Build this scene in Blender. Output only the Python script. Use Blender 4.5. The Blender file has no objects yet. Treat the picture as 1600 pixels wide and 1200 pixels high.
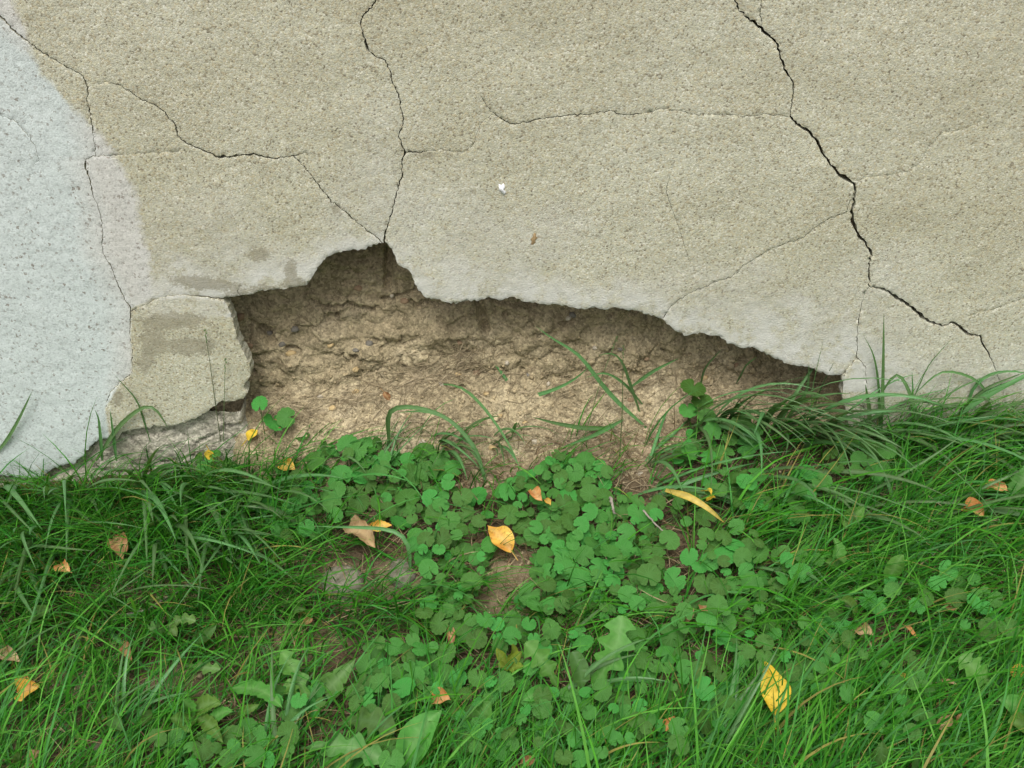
import bpy, math, random
import numpy as np
from mathutils import Vector
from mathutils.geometry import delaunay_2d_cdt

random.seed(7)
rng = np.random.default_rng(7)
SC = bpy.context.scene
COL = SC.collection
R = math.radians
PI = math.pi

# ------------------------------------------------------------------ camera
F = 1716.0                       # focal length in pixels of the 1600 px wide photograph
PITCH = R(34.0)
CAM = np.array([0.0, -1.423, 1.072])
FWD = np.array([0.0, math.cos(PITCH), -math.sin(PITCH)])
UP = np.array([0.0, math.sin(PITCH), math.cos(PITCH)])
cd = bpy.data.cameras.new('camera')
cd.sensor_width = 36.0
cd.lens = 36.0 * F / 1600.0
cd.clip_start = 0.02
cd.clip_end = 200.0
cam = bpy.data.objects.new('camera', cd)
COL.objects.link(cam)
cam.location = CAM
cam.rotation_euler = (math.pi / 2 - PITCH, 0, 0)
SC.camera = cam

# ------------------------------------------------------------------ sky, sun, exposure (overcast day)
SUN_EL, SUN_AZ = R(64), R(196)   # azimuth: 180 deg shines from behind the camera
w = bpy.data.worlds.new('World')
SC.world = w
w.use_nodes = True
wn = w.node_tree
wn.nodes.clear()
sky = wn.nodes.new('ShaderNodeTexSky')
sky.sky_type = 'NISHITA'
sky.sun_disc = False
sky.sun_elevation = SUN_EL
sky.sun_rotation = SUN_AZ
sky.air_density = 1.0
sky.dust_density = 6.0
sky.ozone_density = 1.0
hs = wn.nodes.new('ShaderNodeHueSaturation')
hs.inputs['Saturation'].default_value = 0.22
bg = wn.nodes.new('ShaderNodeBackground')
bg.inputs['Strength'].default_value = 0.13
wo = wn.nodes.new('ShaderNodeOutputWorld')
wn.links.new(sky.outputs[0], hs.inputs['Color'])
wn.links.new(hs.outputs[0], bg.inputs['Color'])
wn.links.new(bg.outputs[0], wo.inputs['Surface'])

sl = bpy.data.lights.new('sun', 'SUN')
sl.energy = 1.5
sl.angle = R(32)
sl.color = (1.0, 0.98, 0.94)
so = bpy.data.objects.new('sun', sl)
COL.objects.link(so)
sdir = Vector((math.sin(SUN_AZ) * math.cos(SUN_EL), math.cos(SUN_AZ) * math.cos(SUN_EL), math.sin(SUN_EL)))
so.rotation_euler = sdir.to_track_quat('Z', 'Y').to_euler()
so.location = (0.5, -3, 5)

SC.view_settings.view_transform = 'Standard'
SC.view_settings.look = 'None'
SC.view_settings.gamma = 1.0
SC.view_settings.use_curve_mapping = False
SC.view_settings.exposure = 0.6

# ------------------------------------------------------------------ numpy noise
def _hash(ix, iy, seed):
    h = (ix.astype(np.int64) * 374761393 + iy.astype(np.int64) * 668265263 + seed * 974711) & 0xFFFFFFFF
    h = ((h ^ (h >> 13)) * 1274126177) & 0xFFFFFFFF
    h = ((h ^ (h >> 16)) * 2246822519) & 0xFFFFFFFF
    h = h ^ (h >> 15)
    return (h & 0xFFFFFF) / float(0x1000000)

def vnoise(x, y, seed=0):
    ix = np.floor(x); iy = np.floor(y)
    fx = x - ix; fy = y - iy
    ux = fx * fx * fx * (fx * (fx * 6 - 15) + 10); uy = fy * fy * fy * (fy * (fy * 6 - 15) + 10)
    def g(dx, dy):
        a = _hash(ix + dx, iy + dy, seed) * 2 * np.pi
        return np.cos(a) * (fx - dx) + np.sin(a) * (fy - dy)
    a = g(0, 0) * (1 - ux) + g(1, 0) * ux
    b = g(0, 1) * (1 - ux) + g(1, 1) * ux
    return (a * (1 - uy) + b * uy) * 1.5

def fbm(x, y, seed=0, octaves=4, gain=0.5):
    s = np.zeros_like(x, dtype=float); a = 1.0; f = 1.0; n = 0.0
    for o in range(octaves):
        s += a * vnoise(x * f + 17.3 * o, y * f - 9.1 * o, seed + o)
        n += a; a *= gain; f *= 2.03
    return s / n

def worley(x, y, seed=0):
    ix = np.floor(x); iy = np.floor(y)
    d1 = np.full(x.shape, 9.0); d2 = np.full(x.shape, 9.0); cid = np.zeros(x.shape)
    for dx in (-1, 0, 1):
        for dy in (-1, 0, 1):
            cx = ix + dx; cy = iy + dy
            px = cx + _hash(cx, cy, seed); py = cy + _hash(cx, cy, seed + 5)
            d = np.hypot(px - x, py - y)
            n = d < d1
            d2 = np.where(n, d1, np.minimum(d2, d))
            cid = np.where(n, _hash(cx, cy, seed + 9), cid)
            d1 = np.minimum(d1, d)
    return d1, d2, cid

def sstep(a, b, x):
    t = np.clip((x - a) / (b - a), 0, 1)
    return t * t * (3 - 2 * t)

# ------------------------------------------------------------------ places: photograph positions -> points of the site
def ray(px, py):
    return FWD + np.array([1.0, 0, 0]) * ((px - 800) / F) - UP * ((py - 600) / F)

def at_Y(px, py, Y=0.0):
    d = ray(px, py)
    return CAM + d * ((Y - CAM[1]) / d[1])

def project(P):
    V = np.asarray(P, float) - CAM
    z = V @ FWD
    return 800 + F * V[..., 0] / z, 600 - F * (V @ UP) / z

GS = 0.087
def G0(x):
    return -0.026 + GS * x
def G(x, y):
    x = np.asarray(x, float); y = np.asarray(y, float)
    xs = np.clip(x, -1.4, 1.4)
    g = -0.026 + GS * xs
    g = g + 0.014 * fbm(x * 3.1 + 4, y * 3.1, 3, 3) + 0.006 * fbm(x * 17, y * 17, 11, 3)
    # soil heaped at the toe of the break
    m = sstep(-0.47, -0.30, x) * (1 - sstep(0.30, 0.52, x))
    g = g + m * 0.035 * np.exp(-((y - 0.0) / 0.09) ** 2)
    return g

def at_ground(px, py, h=0.0):
    d = ray(px, py)
    t = (h - CAM[2]) / d[2]
    for _ in range(14):
        P = CAM + d * t
        z = float(G(P[0], P[1])) + h
        t = 0.5 * t + 0.5 * (z - CAM[2]) / d[2]
    P = CAM + d * t
    if P[1] > -0.004 - h * 0.3:      # never behind the wall's face
        return at_Y(px, py, -0.004)
    return P

# ------------------------------------------------------------------ objects
def tag(o, label=None, cat=None, group=None, kind=None):
    if label: o['label'] = label
    if cat: o['category'] = cat
    if group: o['group'] = group
    if kind: o['kind'] = kind
    return o

def empty(name, loc):
    o = bpy.data.objects.new(name, None)
    COL.objects.link(o)
    o.location = loc
    o.empty_display_size = 0.03
    return o

def mesh_obj(name, verts, faces, mat, parent=None, smooth=True, cols=None, origin=None, attrs=None, uv=None):
    verts = np.asarray(verts, float).reshape(-1, 3)
    if origin is not None:
        verts = verts - np.asarray(origin, float)
    me = bpy.data.meshes.new(name)
    if isinstance(faces, np.ndarray):
        nf, k = faces.shape
        me.vertices.add(len(verts)); me.vertices.foreach_set('co', verts.astype(np.float32).ravel())
        me.loops.add(nf * k); me.loops.foreach_set('vertex_index', faces.astype(np.int32).ravel())
        me.polygons.add(nf); me.polygons.foreach_set('loop_start', np.arange(0, nf * k, k, dtype=np.int32))
        me.update(calc_edges=True)
    else:
        me.from_pydata(verts.tolist(), [], faces)
    if smooth is True:
        me.polygons.foreach_set('use_smooth', np.ones(len(me.polygons), dtype=bool))
    elif smooth is not False:
        me.polygons.foreach_set('use_smooth', np.asarray(smooth, dtype=bool))
    if cols is not None:
        a = me.color_attributes.new('Col', 'FLOAT_COLOR', 'POINT')
        c = np.ones((len(verts), 4), np.float32); c[:, :3] = cols
        a.data.foreach_set('color', c.ravel())
    if attrs:
        for k_, v_ in attrs.items():
            a = me.attributes.new(k_, 'FLOAT', 'POINT')
            a.data.foreach_set('value', np.asarray(v_, np.float32))
    if mat: me.materials.append(mat)
    o = bpy.data.objects.new(name, me)
    COL.objects.link(o)
    if parent is not None: o.parent = parent
    return o

def inst(name, me, parent, loc, rot, scale):
    o = bpy.data.objects.new(name, me)
    COL.objects.link(o)
    o.parent = parent
    o.location = loc
    o.rotation_mode = 'QUATERNION'
    o.rotation_quaternion = rot
    o.scale = scale if hasattr(scale, '__len__') else (scale,) * 3
    return o

# ------------------------------------------------------------------ materials
class NT:
    def __init__(s, name):
        s.m = bpy.data.materials.new(name); s.m.use_nodes = True
        s.t = s.m.node_tree; s.t.nodes.clear()
        s.out = s.n('ShaderNodeOutputMaterial')
    def n(s, typ, **kw):
        nd = s.t.nodes.new(typ)
        for k, v in kw.items(): setattr(nd, k, v)
        return nd
    def l(s, a, b): s.t.links.new(a, b)
    def setin(s, nd, key, v):
        if hasattr(v, 'is_output'): s.l(v, nd.inputs[key])
        else: nd.inputs[key].default_value = v
    def coord(s): return s.n('ShaderNodeTexCoord').outputs['Object']
    def noise(s, vec, scale, detail=3, rough=0.55, out='Fac'):
        nd = s.n('ShaderNodeTexNoise'); s.l(vec, nd.inputs['Vector'])
        nd.inputs['Scale'].default_value = scale; nd.inputs['Detail'].default_value = detail; nd.inputs['Roughness'].default_value = rough
        return nd.outputs[out]
    def voro(s, vec, scale, feature='F1'):
        nd = s.n('ShaderNodeTexVoronoi', feature=feature); s.l(vec, nd.inputs['Vector']); nd.inputs['Scale'].default_value = scale
        return nd
    def ramp(s, fac, stops, interp='LINEAR'):
        nd = s.n('ShaderNodeValToRGB'); nd.color_ramp.interpolation = interp
        e = nd.color_ramp.elements
        while len(e) < len(stops): e.new(0.5)
        for el, (p, c) in zip(e, stops):
            el.position = p
            el.color = (c, c, c, 1) if not hasattr(c, '__len__') else (*c, 1)
        s.l(fac, nd.inputs['Fac'])
        return nd.outputs['Color']
    def mix(s, fac, a, b, blend='MIX'):
        nd = s.n('ShaderNodeMix', data_type='RGBA', blend_type=blend)
        s.setin(nd, 0, fac)
        s.setin(nd, 6, a if hasattr(a, 'is_output') else (*a, 1))
        s.setin(nd, 7, b if hasattr(b, 'is_output') else (*b, 1))
        return nd.outputs[2]
    def math(s, op, a, b=0.0, c=0.0, clamp=False):
        nd = s.n('ShaderNodeMath', operation=op, use_clamp=clamp)
        s.setin(nd, 0, a); s.setin(nd, 1, b)
        if op in ('MULTIPLY_ADD',): s.setin(nd, 2, c)
        return nd.outputs[0]
    def attr(s, name, out='Fac'):
        return s.n('ShaderNodeAttribute', attribute_name=name).outputs[out]
    def bump(s, h, strength=0.5, dist=0.002, normal=None):
        nd = s.n('ShaderNodeBump'); s.l(h, nd.inputs['Height'])
        nd.inputs['Strength'].default_value = strength; nd.inputs['Distance'].default_value = dist
        if normal is not None: s.l(normal, nd.inputs['Normal'])
        return nd.outputs[0]
    def bsdf(s, col, rough=0.9, normal=None, spec=0.2):
        nd = s.n('ShaderNodeBsdfPrincipled')
        s.setin(nd, 'Base Color', col if hasattr(col, 'is_output') else (*col, 1))
        s.setin(nd, 'Roughness', rough); nd.inputs['Specular IOR Level'].default_value = spec
        if normal is not None: s.l(normal, nd.inputs['Normal'])
        return nd.outputs[0]
    def finish(s, sh): s.l(sh, s.out.inputs['Surface']); return s.m

def stucco():
    t = NT('stucco'); v = t.coord()
    wob = t.n('ShaderNodeVectorMath', operation='ADD')
    ns = t.noise(v, 90, 2, out='Color')
    sc_ = t.n('ShaderNodeVectorMath', operation='SCALE'); t.l(ns, sc_.inputs[0]); sc_.inputs['Scale'].default_value = 0.0022
    t.l(v, wob.inputs[0]); t.l(sc_.outputs[0], wob.inputs[1])
    v2 = wob.outputs[0]
    vo = t.voro(v2, 420); sep = t.n('ShaderNodeSeparateColor'); t.l(vo.outputs['Color'], sep.inputs[0])
    grain = t.ramp(sep.outputs[0], [(0.0, (0.21, 0.195, 0.15)), (0.07, (0.33, 0.31, 0.235)), (0.16, (0.435, 0.40, 0.29)), (0.28, (0.405, 0.405, 0.335)), (0.60, (0.445, 0.452, 0.375)), (0.80, (0.465, 0.455, 0.34)), (0.92, (0.51, 0.515, 0.445)), (1.0, (0.58, 0.58, 0.51))])
    mott = t.noise(v, 5.5, 4, 0.6)
    grain = t.mix(1.0, grain, t.ramp(mott, [(0.28, (0.88, 0.86, 0.81)), (0.72, (1.06, 1.06, 1.06))]), 'MULTIPLY')
    fine = t.noise(v2, 420, 3, 0.7)
    grain = t.mix(1.0, grain, t.ramp(fine, [(0.3, 0.86), (0.7, 1.10)]), 'MULTIPLY')
    wob3 = t.n('ShaderNodeVectorMath', operation='ADD')
    sc3 = t.n('ShaderNodeVectorMath', operation='SCALE'); t.l(t.noise(v, 330, 2, out='Color'), sc3.inputs[0]); sc3.inputs['Scale'].default_value = 0.009
    t.l(v, wob3.inputs[0]); t.l(sc3.outputs[0], wob3.inputs[1]); v3 = wob3.outputs[0]
    dk = t.voro(v3, 270); dsep = t.n('ShaderNodeSeparateColor'); t.l(dk.outputs['Color'], dsep.inputs[0])
    dark = t.math('MULTIPLY', t.math('LESS_THAN', dk.outputs['Distance'], t.math('MULTIPLY', dsep.outputs[0], 0.40)), t.math('GREATER_THAN', dsep.outputs[1], 0.35))
    grain = t.mix(t.math('MULTIPLY', dark, 0.36), grain, (0.17, 0.14, 0.10))
    big = t.noise(v, 1.9, 3, 0.55)
    grain = t.mix(1.0, grain, t.ramp(big, [(0.32, (0.93, 0.90, 0.82)), (0.66, (1.07, 1.06, 1.03))]), 'MULTIPLY')
    # pale lime bloom near the broken edge
    n2 = t.noise(v, 30, 6, 0.72)
    pal = t.math('MULTIPLY', t.attr('pale'), t.ramp(n2, [(0.40, 0.22), (0.52, 1.0)]), clamp=True)
    col = t.mix(t.math('MULTIPLY', pal, 0.80), grain, (0.525, 0.525, 0.485))
    # damp brown stains
    pn = t.math('MULTIPLY_ADD', t.noise(v, 75, 4, .7), .55, t.math('MULTIPLY', t.noise(v, 300, 3, .7), .45))
    st = t.ramp(t.math('ADD', t.attr('stain'), t.math('MULTIPLY', t.math('SUBTRACT', pn, 0.5), 1.6)), [(0.40, 0.0), (0.58, 1.0)])
    col = t.mix(t.math('MULTIPLY', st, 0.62), col, (0.225, 0.205, 0.145))
    # old white paint
    n3 = t.noise(v, 60, 4, 0.7)
    pm = t.math('ADD', t.attr('paint'), t.math('MULTIPLY', t.math('SUBTRACT', t.math('MULTIPLY_ADD', t.noise(v, 260, 3, .7), .5, t.math('MULTIPLY', n3, .5)), 0.5), 0.9))
    pm = t.ramp(pm, [(0.36, 0.0), (0.64, 1.0)])
    pm = t.math('MULTIPLY', pm, 0.9)
    blue = t.attr('blue')
    pcol = t.mix(blue, (0.52, 0.515, 0.48), (0.515, 0.57, 0.555))
    pcol = t.mix(1.0, pcol, t.ramp(fine, [(0.3, 0.88), (0.7, 1.08)]), 'MULTIPLY')
    pcol = t.mix(1.0, pcol, t.ramp(sep.outputs[0], [(0.0, 0.8), (0.3, 1.0), (1.0, 1.06)]), 'MULTIPLY')
    # worn-through specks in the paint
    vs = t.voro(v3, 150); sp = t.n('ShaderNodeSeparateColor'); t.l(vs.outputs['Color'], sp.inputs[0])
    dot = t.math('LESS_THAN', vs.outputs['Distance'], t.math('MULTIPLY', sp.outputs[0], 0.40))
    keep = t.math('MULTIPLY', t.math('GREATER_THAN', sp.outputs[1], 0.25), t.ramp(t.noise(v, 11, 3), [(0.3, 0.45), (0.55, 1.0)]))
    spots = t.math('MULTIPLY', dot, keep)
    pcol = t.mix(t.math('MULTIPLY', spots, t.math('MULTIPLY_ADD', sp.outputs[2], 0.6, 0.25)), pcol, (0.16, 0.13, 0.105))
    col = t.mix(pm, col, pcol)
    # rounded grains
    hgt = t.math('SUBTRACT', 1.0, vo.outputs['Distance'])
    vo2 = t.voro(v2, 520)
    hgt = t.math('ADD', hgt, t.math('MULTIPLY', t.math('SUBTRACT', 1.0, vo2.outputs['Distance']), 0.4))
    hgt = t.math('ADD', hgt, t.math('MULTIPLY', t.noise(v, 150, 3), 0.5))
    hgt = t.math('SUBTRACT', hgt, t.math('MULTIPLY', spots, 0.6))
    hgt = t.math('SUBTRACT', hgt, t.math('MULTIPLY', dark, 0.5))
    hgt = t.math('MULTIPLY', hgt, t.math('SUBTRACT', 1.0, t.math('MULTIPLY', pm, 0.45)))
    nb = t.bump(hgt, 0.38, 0.0011)
    return t.finish(t.bsdf(col, 0.93, nb, 0.15))

def earth(name, stops, scale=1.0, bump=0.6, attr=None):
    t = NT(name); v = t.coord()
    n = t.noise(v, 14 * scale, 6, 0.68)
    col = t.ramp(n, stops)
    g = t.voro(v, 300 * scale); sep = t.n('ShaderNodeSeparateColor'); t.l(g.outputs['Color'], sep.inputs[0])
    col = t.mix(1.0, col, t.ramp(sep.outputs[0], [(0, 0.66), (0.5, 0.98), (1.0, 1.28)]), 'MULTIPLY')
    col = t.mix(1.0, col, t.ramp(t.noise(v, 70 * scale, 4, 0.7), [(0.3, 0.72), (0.7, 1.2)]), 'MULTIPLY')
    if attr:
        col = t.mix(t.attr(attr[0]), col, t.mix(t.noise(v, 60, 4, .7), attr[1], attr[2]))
    h = t.math('ADD', t.noise(v, 150 * scale, 5, 0.7), t.math('MULTIPLY', t.math('SUBTRACT', 1.0, g.outputs['Distance']), 0.5))
    return t.finish(t.bsdf(col, 0.97, t.bump(h, bump, 0.004), 0.1))

def leafy(name, base=None, attr=False, rnd=0.35, rough=0.5, transl=0.3, veins=None, spec=0.35, mottle=0.25, bumpy=True):
    """thin leaf: a glossy-ish face plus light coming through"""
    t = NT(name); v = t.coord()
    if attr: col = t.attr('Col', 'Color')
    else:
        oi = t.n('ShaderNodeObjectInfo')
        hv = t.n('ShaderNodeHueSaturation')
        hv.inputs['Color'].default_value = (*base, 1)
        t.l(t.math('MULTIPLY_ADD', oi.outputs['Random'], 0.050, 0.458), hv.inputs['Hue'])
        t.l(t.math('MULTIPLY_ADD', oi.outputs['Random'], rnd * 2, 1 - rnd), hv.inputs['Value'])
        col = hv.outputs[0]
    mo = t.noise(v, 160, 3, 0.6)
    col = t.mix(1.0, col, t.ramp(mo, [(0.3, 1 - mottle), (0.7, 1 + mottle)]), 'MULTIPLY')
    nrm = None
    if veins is not None:
        vn = t.attr('vein')
        col = t.mix(t.math('MULTIPLY', vn, veins[0]), col, veins[1])
        if bumpy: nrm = t.bump(t.math('ADD', vn, t.math('MULTIPLY', mo, 0.5)), 0.5, 0.0015)
    p = t.bsdf(col, rough, nrm, spec)
    tr = t.n('ShaderNodeBsdfTranslucent')
    tc = t.mix(1.0, col, (1.25, 1.25, 0.55), 'MULTIPLY')
    t.l(tc, tr.inputs['Color'])
    mx = t.n('ShaderNodeMixShader'); mx.inputs[0].default_value = transl
    t.l(p, mx.inputs[1]); t.l(tr.outputs[0], mx.inputs[2])
    return t.finish(mx.outputs[0])

def fallen(name, c1, c2, c3, vein=(0.5, 0.4, 0.2)):
    t = NT(name); v = t.coord()
    n = t.noise(v, 38, 4, 0.65)
    col = t.ramp(n, [(0.36, c1), (0.50, c2), (0.66, c3)])
    col = t.mix(t.ramp(t.noise(v, 170, 4, .7), [(0.53, 0), (0.66, 0.6)]), col, tuple(0.35 * c for c in c1))
    col = t.mix(t.math('MULTIPLY', t.attr('vein'), 0.35), col, vein)
    p = t.bsdf(col, 0.6, t.bump(t.noise(v, 120, 3), 0.4, 0.002), 0.25)
    tr = t.n('ShaderNodeBsdfTranslucent'); t.l(col, tr.inputs['Color'])
    mx = t.n('ShaderNodeMixShader'); mx.inputs[0].default_value = 0.2
    t.l(p, mx.inputs[1]); t.l(tr.outputs[0], mx.inputs[2])
    return t.finish(mx.outputs[0])

def plain(name, stops, scale=60, rough=0.9, bump=0.4):
    t = NT(name); v = t.coord()
    n = t.noise(v, scale, 4, 0.65)
    return t.finish(t.bsdf(t.ramp(n, stops), rough, t.bump(t.noise(v, scale * 4, 4, .7), bump, 0.002), 0.2))

M = {}
M['stucco'] = stucco()
M['bank'] = earth('bank_earth', [(0.25, (0.205, 0.165, 0.098)), (0.5, (0.325, 0.268, 0.165)), (0.72, (0.41, 0.345, 0.225))])
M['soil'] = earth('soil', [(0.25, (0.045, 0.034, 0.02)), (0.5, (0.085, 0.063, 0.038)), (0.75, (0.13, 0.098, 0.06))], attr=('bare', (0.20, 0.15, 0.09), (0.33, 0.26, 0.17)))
M['footing'] = earth('footing_concrete', [(0.25, (0.31, 0.28, 0.215)), (0.5, (0.42, 0.39, 0.31)), (0.75, (0.50, 0.47, 0.385))])
M['crumb'] = earth('crumbs', [(0.25, (0.21, 0.165, 0.095)), (0.5, (0.34, 0.275, 0.165)), (0.75, (0.45, 0.38, 0.25))], bump=0.3)
M['grass'] = leafy('fine_grass', attr=True, transl=0.33, rough=0.5, mottle=0.12, spec=0.14)
M['straw'] = leafy('dry_straw', attr=True, transl=0.1, rough=0.8, mottle=0.25, spec=0.1)
M['blade'] = leafy('broad_blade', (0.072, 0.195, 0.058), rnd=0.30, transl=0.28, rough=0.42, veins=(0.30, (0.15, 0.25, 0.13)), mottle=0.14)
M['yblade'] = leafy('yellow_blade', (0.46, 0.40, 0.06), rnd=0.05, transl=0.25, veins=(0.3, (0.6, 0.5, 0.2)))
M['ivy'] = leafy('ivy_leaf', (0.046, 0.198, 0.034), rnd=0.36, transl=0.30, rough=0.5, veins=(0.30, (0.11, 0.28, 0.08)), mottle=0.28, spec=0.18)
M['stem'] = leafy('green_stem', (0.09, 0.14, 0.05), transl=0.1)
M['weed'] = leafy('weed_leaf', (0.066, 0.205, 0.034), rnd=0.2, transl=0.3, rough=0.5, spec=0.18, veins=(0.34, (0.22, 0.36, 0.14)), mottle=0.15)
M['weed_dark'] = leafy('weed_leaf_dark', (0.045, 0.13, 0.024), rnd=0.15, transl=0.3, rough=0.45, veins=(0.4, (0.1, 0.2, 0.07)), mottle=0.15)
M['weed_pale'] = leafy('weed_leaf_pale', (0.075, 0.200, 0.046), rnd=0.15, transl=0.3, rough=0.5, spec=0.18, veins=(0.34, (0.28, 0.40, 0.2)), mottle=0.15)
M['lime'] = leafy('weed_leaf_lime', (0.17, 0.26, 0.03), rnd=0.2, transl=0.3, rough=0.5, veins=(0.4, (0.3, 0.36, 0.1)), mottle=0.2)
M['f_yellow'] = fallen('fallen_yellow', (0.55, 0.35, 0.02), (0.68, 0.47, 0.045), (0.72, 0.52, 0.07), (0.45, 0.28, 0.03))
M['f_amber'] = fallen('fallen_amber', (0.45, 0.17, 0.03), (0.62, 0.34, 0.05), (0.70, 0.48, 0.10))
M['f_orange'] = fallen('fallen_orange', (0.36, 0.12, 0.04), (0.52, 0.21, 0.06), (0.60, 0.34, 0.14))
M['f_brown'] = fallen('fallen_brown', (0.17, 0.075, 0.03), (0.30, 0.14, 0.06), (0.40, 0.22, 0.11))
M['f_tan'] = fallen('fallen_tan', (0.22, 0.13, 0.06), (0.36, 0.24, 0.12), (0.46, 0.33, 0.19))
M['stone'] = plain('grey_stone', [(0.3, (0.13, 0.12, 0.085)), (0.55, (0.21, 0.195, 0.145)), (0.75, (0.30, 0.28, 0.215))], 110, bump=0.8)
M['peb_y'] = plain('ochre_pebble', [(0.3, (0.36, 0.26, 0.12)), (0.7, (0.48, 0.36, 0.19))])
M['peb_g'] = plain('grey_pebble', [(0.3, (0.12, 0.11, 0.09)), (0.7, (0.19, 0.175, 0.145))])
M['peb_b'] = plain('brown_pebble', [(0.3, (0.20, 0.13, 0.08)), (0.7, (0.30, 0.21, 0.13))])
M['peb_w'] = plain('pale_pebble', [(0.3, (0.36, 0.31, 0.23)), (0.7, (0.46, 0.41, 0.32))])
M['twig'] = plain('grey_twig', [(0.3, (0.17, 0.15, 0.12)), (0.7, (0.30, 0.27, 0.22))], 90)
M['fleck'] = plain('white_paint_fleck', [(0.3, (0.72, 0.72, 0.72)), (0.7, (0.82, 0.82, 0.82))])
M['smear'] = plain('mud_smear', [(0.3, (0.25, 0.17, 0.08)), (0.7, (0.36, 0.26, 0.14))], 200)

# ------------------------------------------------------------------ the ground
def axis(parts):
    a = np.concatenate([np.linspace(p[0], p[1], p[2], endpoint=False) for p in parts] + [[parts[-1][1]]])
    return a

def grid_faces(nu, nv):
    i = np.arange(nu - 1)[:, None]; j = np.arange(nv - 1)[None, :]
    a = (i * nv + j).ravel()
    return np.stack([a, a + nv, a + nv + 1, a + 1], 1)

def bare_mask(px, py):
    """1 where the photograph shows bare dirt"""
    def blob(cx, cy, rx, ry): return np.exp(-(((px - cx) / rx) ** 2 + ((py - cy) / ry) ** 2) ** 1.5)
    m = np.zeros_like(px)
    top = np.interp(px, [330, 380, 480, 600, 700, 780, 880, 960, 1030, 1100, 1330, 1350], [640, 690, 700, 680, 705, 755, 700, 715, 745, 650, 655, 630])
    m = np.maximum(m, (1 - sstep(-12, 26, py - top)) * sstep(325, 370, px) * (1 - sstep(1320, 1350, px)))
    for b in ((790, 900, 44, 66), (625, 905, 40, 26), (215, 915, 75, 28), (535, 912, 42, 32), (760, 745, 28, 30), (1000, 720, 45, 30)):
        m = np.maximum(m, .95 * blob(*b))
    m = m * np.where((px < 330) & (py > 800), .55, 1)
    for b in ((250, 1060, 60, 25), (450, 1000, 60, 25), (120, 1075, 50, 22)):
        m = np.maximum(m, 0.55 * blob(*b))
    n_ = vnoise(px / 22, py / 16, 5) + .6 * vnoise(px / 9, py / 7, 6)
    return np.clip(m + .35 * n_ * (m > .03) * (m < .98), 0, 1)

xs = axis([(-9, -1.3, 24), (-1.3, 1.3, 370), (1.3, 9, 24)])
ys = axis([(-12, -1.25, 24), (-1.25, 0.06, 190), (0.06, 0.2, 4)])
X, Y = np.meshgrid(xs, ys, indexing='ij')
Z = G(X, Y)
near = (np.abs(X) < 1.3) & (Y > -1.25)
lump = 0.007 * fbm(X * 55, Y * 55, 21, 3) + 0.004 * (0.5 - worley(X * 70, Y * 70, 5)[0])
Z = Z + np.where(near, lump, 0)
V = np.stack([X, Y, Z], -1).reshape(-1, 3)
px_, py_ = project(V)
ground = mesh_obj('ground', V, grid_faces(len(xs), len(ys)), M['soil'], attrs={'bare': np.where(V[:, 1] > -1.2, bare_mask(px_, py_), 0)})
tag(ground, kind='structure')

# ------------------------------------------------------------------ the broken render: outline of the hole and the cracks, as traced positions on the wall's face
EDGE_LEFT = [(0, 743), (27, 746), (47, 748), (67, 746), (81, 733), (98, 728), (118, 724), (132, 709), (142, 697), (154, 687), (169, 685), (184, 684), (192, 673), (219, 668), (250, 665), (270, 663), (297, 655), (314, 648), (327, 640), (344, 626), (364, 625), (381, 621)]
JAMB_LEFT = [(384, 617), (387, 612), (381, 605), (384, 597), (389, 590), (392, 582), (390, 567), (382, 550), (375, 537), (369, 520), (365, 502), (359, 487), (354, 475), (347, 467)]
LIP = [(356, 465.5), (365, 464.5), (375, 462), (392, 460), (410, 454), (435, 452), (460, 449), (480, 445), (485, 437), (492, 425), (500, 414), (510, 402), (525, 396), (540, 392), (555, 390), (567, 390), (580, 386), (592, 380), (604, 380), (609, 387), (615, 397), (620, 410), (624, 416), (634, 420), (641, 425), (646, 437), (652, 450), (660, 460), (667, 466), (677, 467), (687, 468), (695, 472), (705, 475), (715, 474), (732, 469), (745, 471), (760, 466), (772, 467), (786, 469), (800, 464), (807, 467), (820, 472), (840, 474), (855, 477), (867, 475), (882, 477), (900, 482), (917, 483), (930, 480), (945, 484), (962, 480), (977, 484), (995, 486), (1010, 492), (1025, 495), (1037, 500), (1042, 507), (1052, 515), (1062, 521), (1069, 526), (1082, 523), (1097, 521), (1117, 525), (1131, 531), (1136, 537), (1148, 540), (1161, 545), (1176, 543), (1185, 548), (1202, 555), (1219, 564), (1229, 569), (1246, 573), (1266, 575), (1279, 582), (1293, 587), (1310, 587), (1319, 583)]
JAMB_RIGHT = [(1315, 592), (1318, 602), (1316, 619), (1321, 636), (1325, 660), (1332, 700)]
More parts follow.
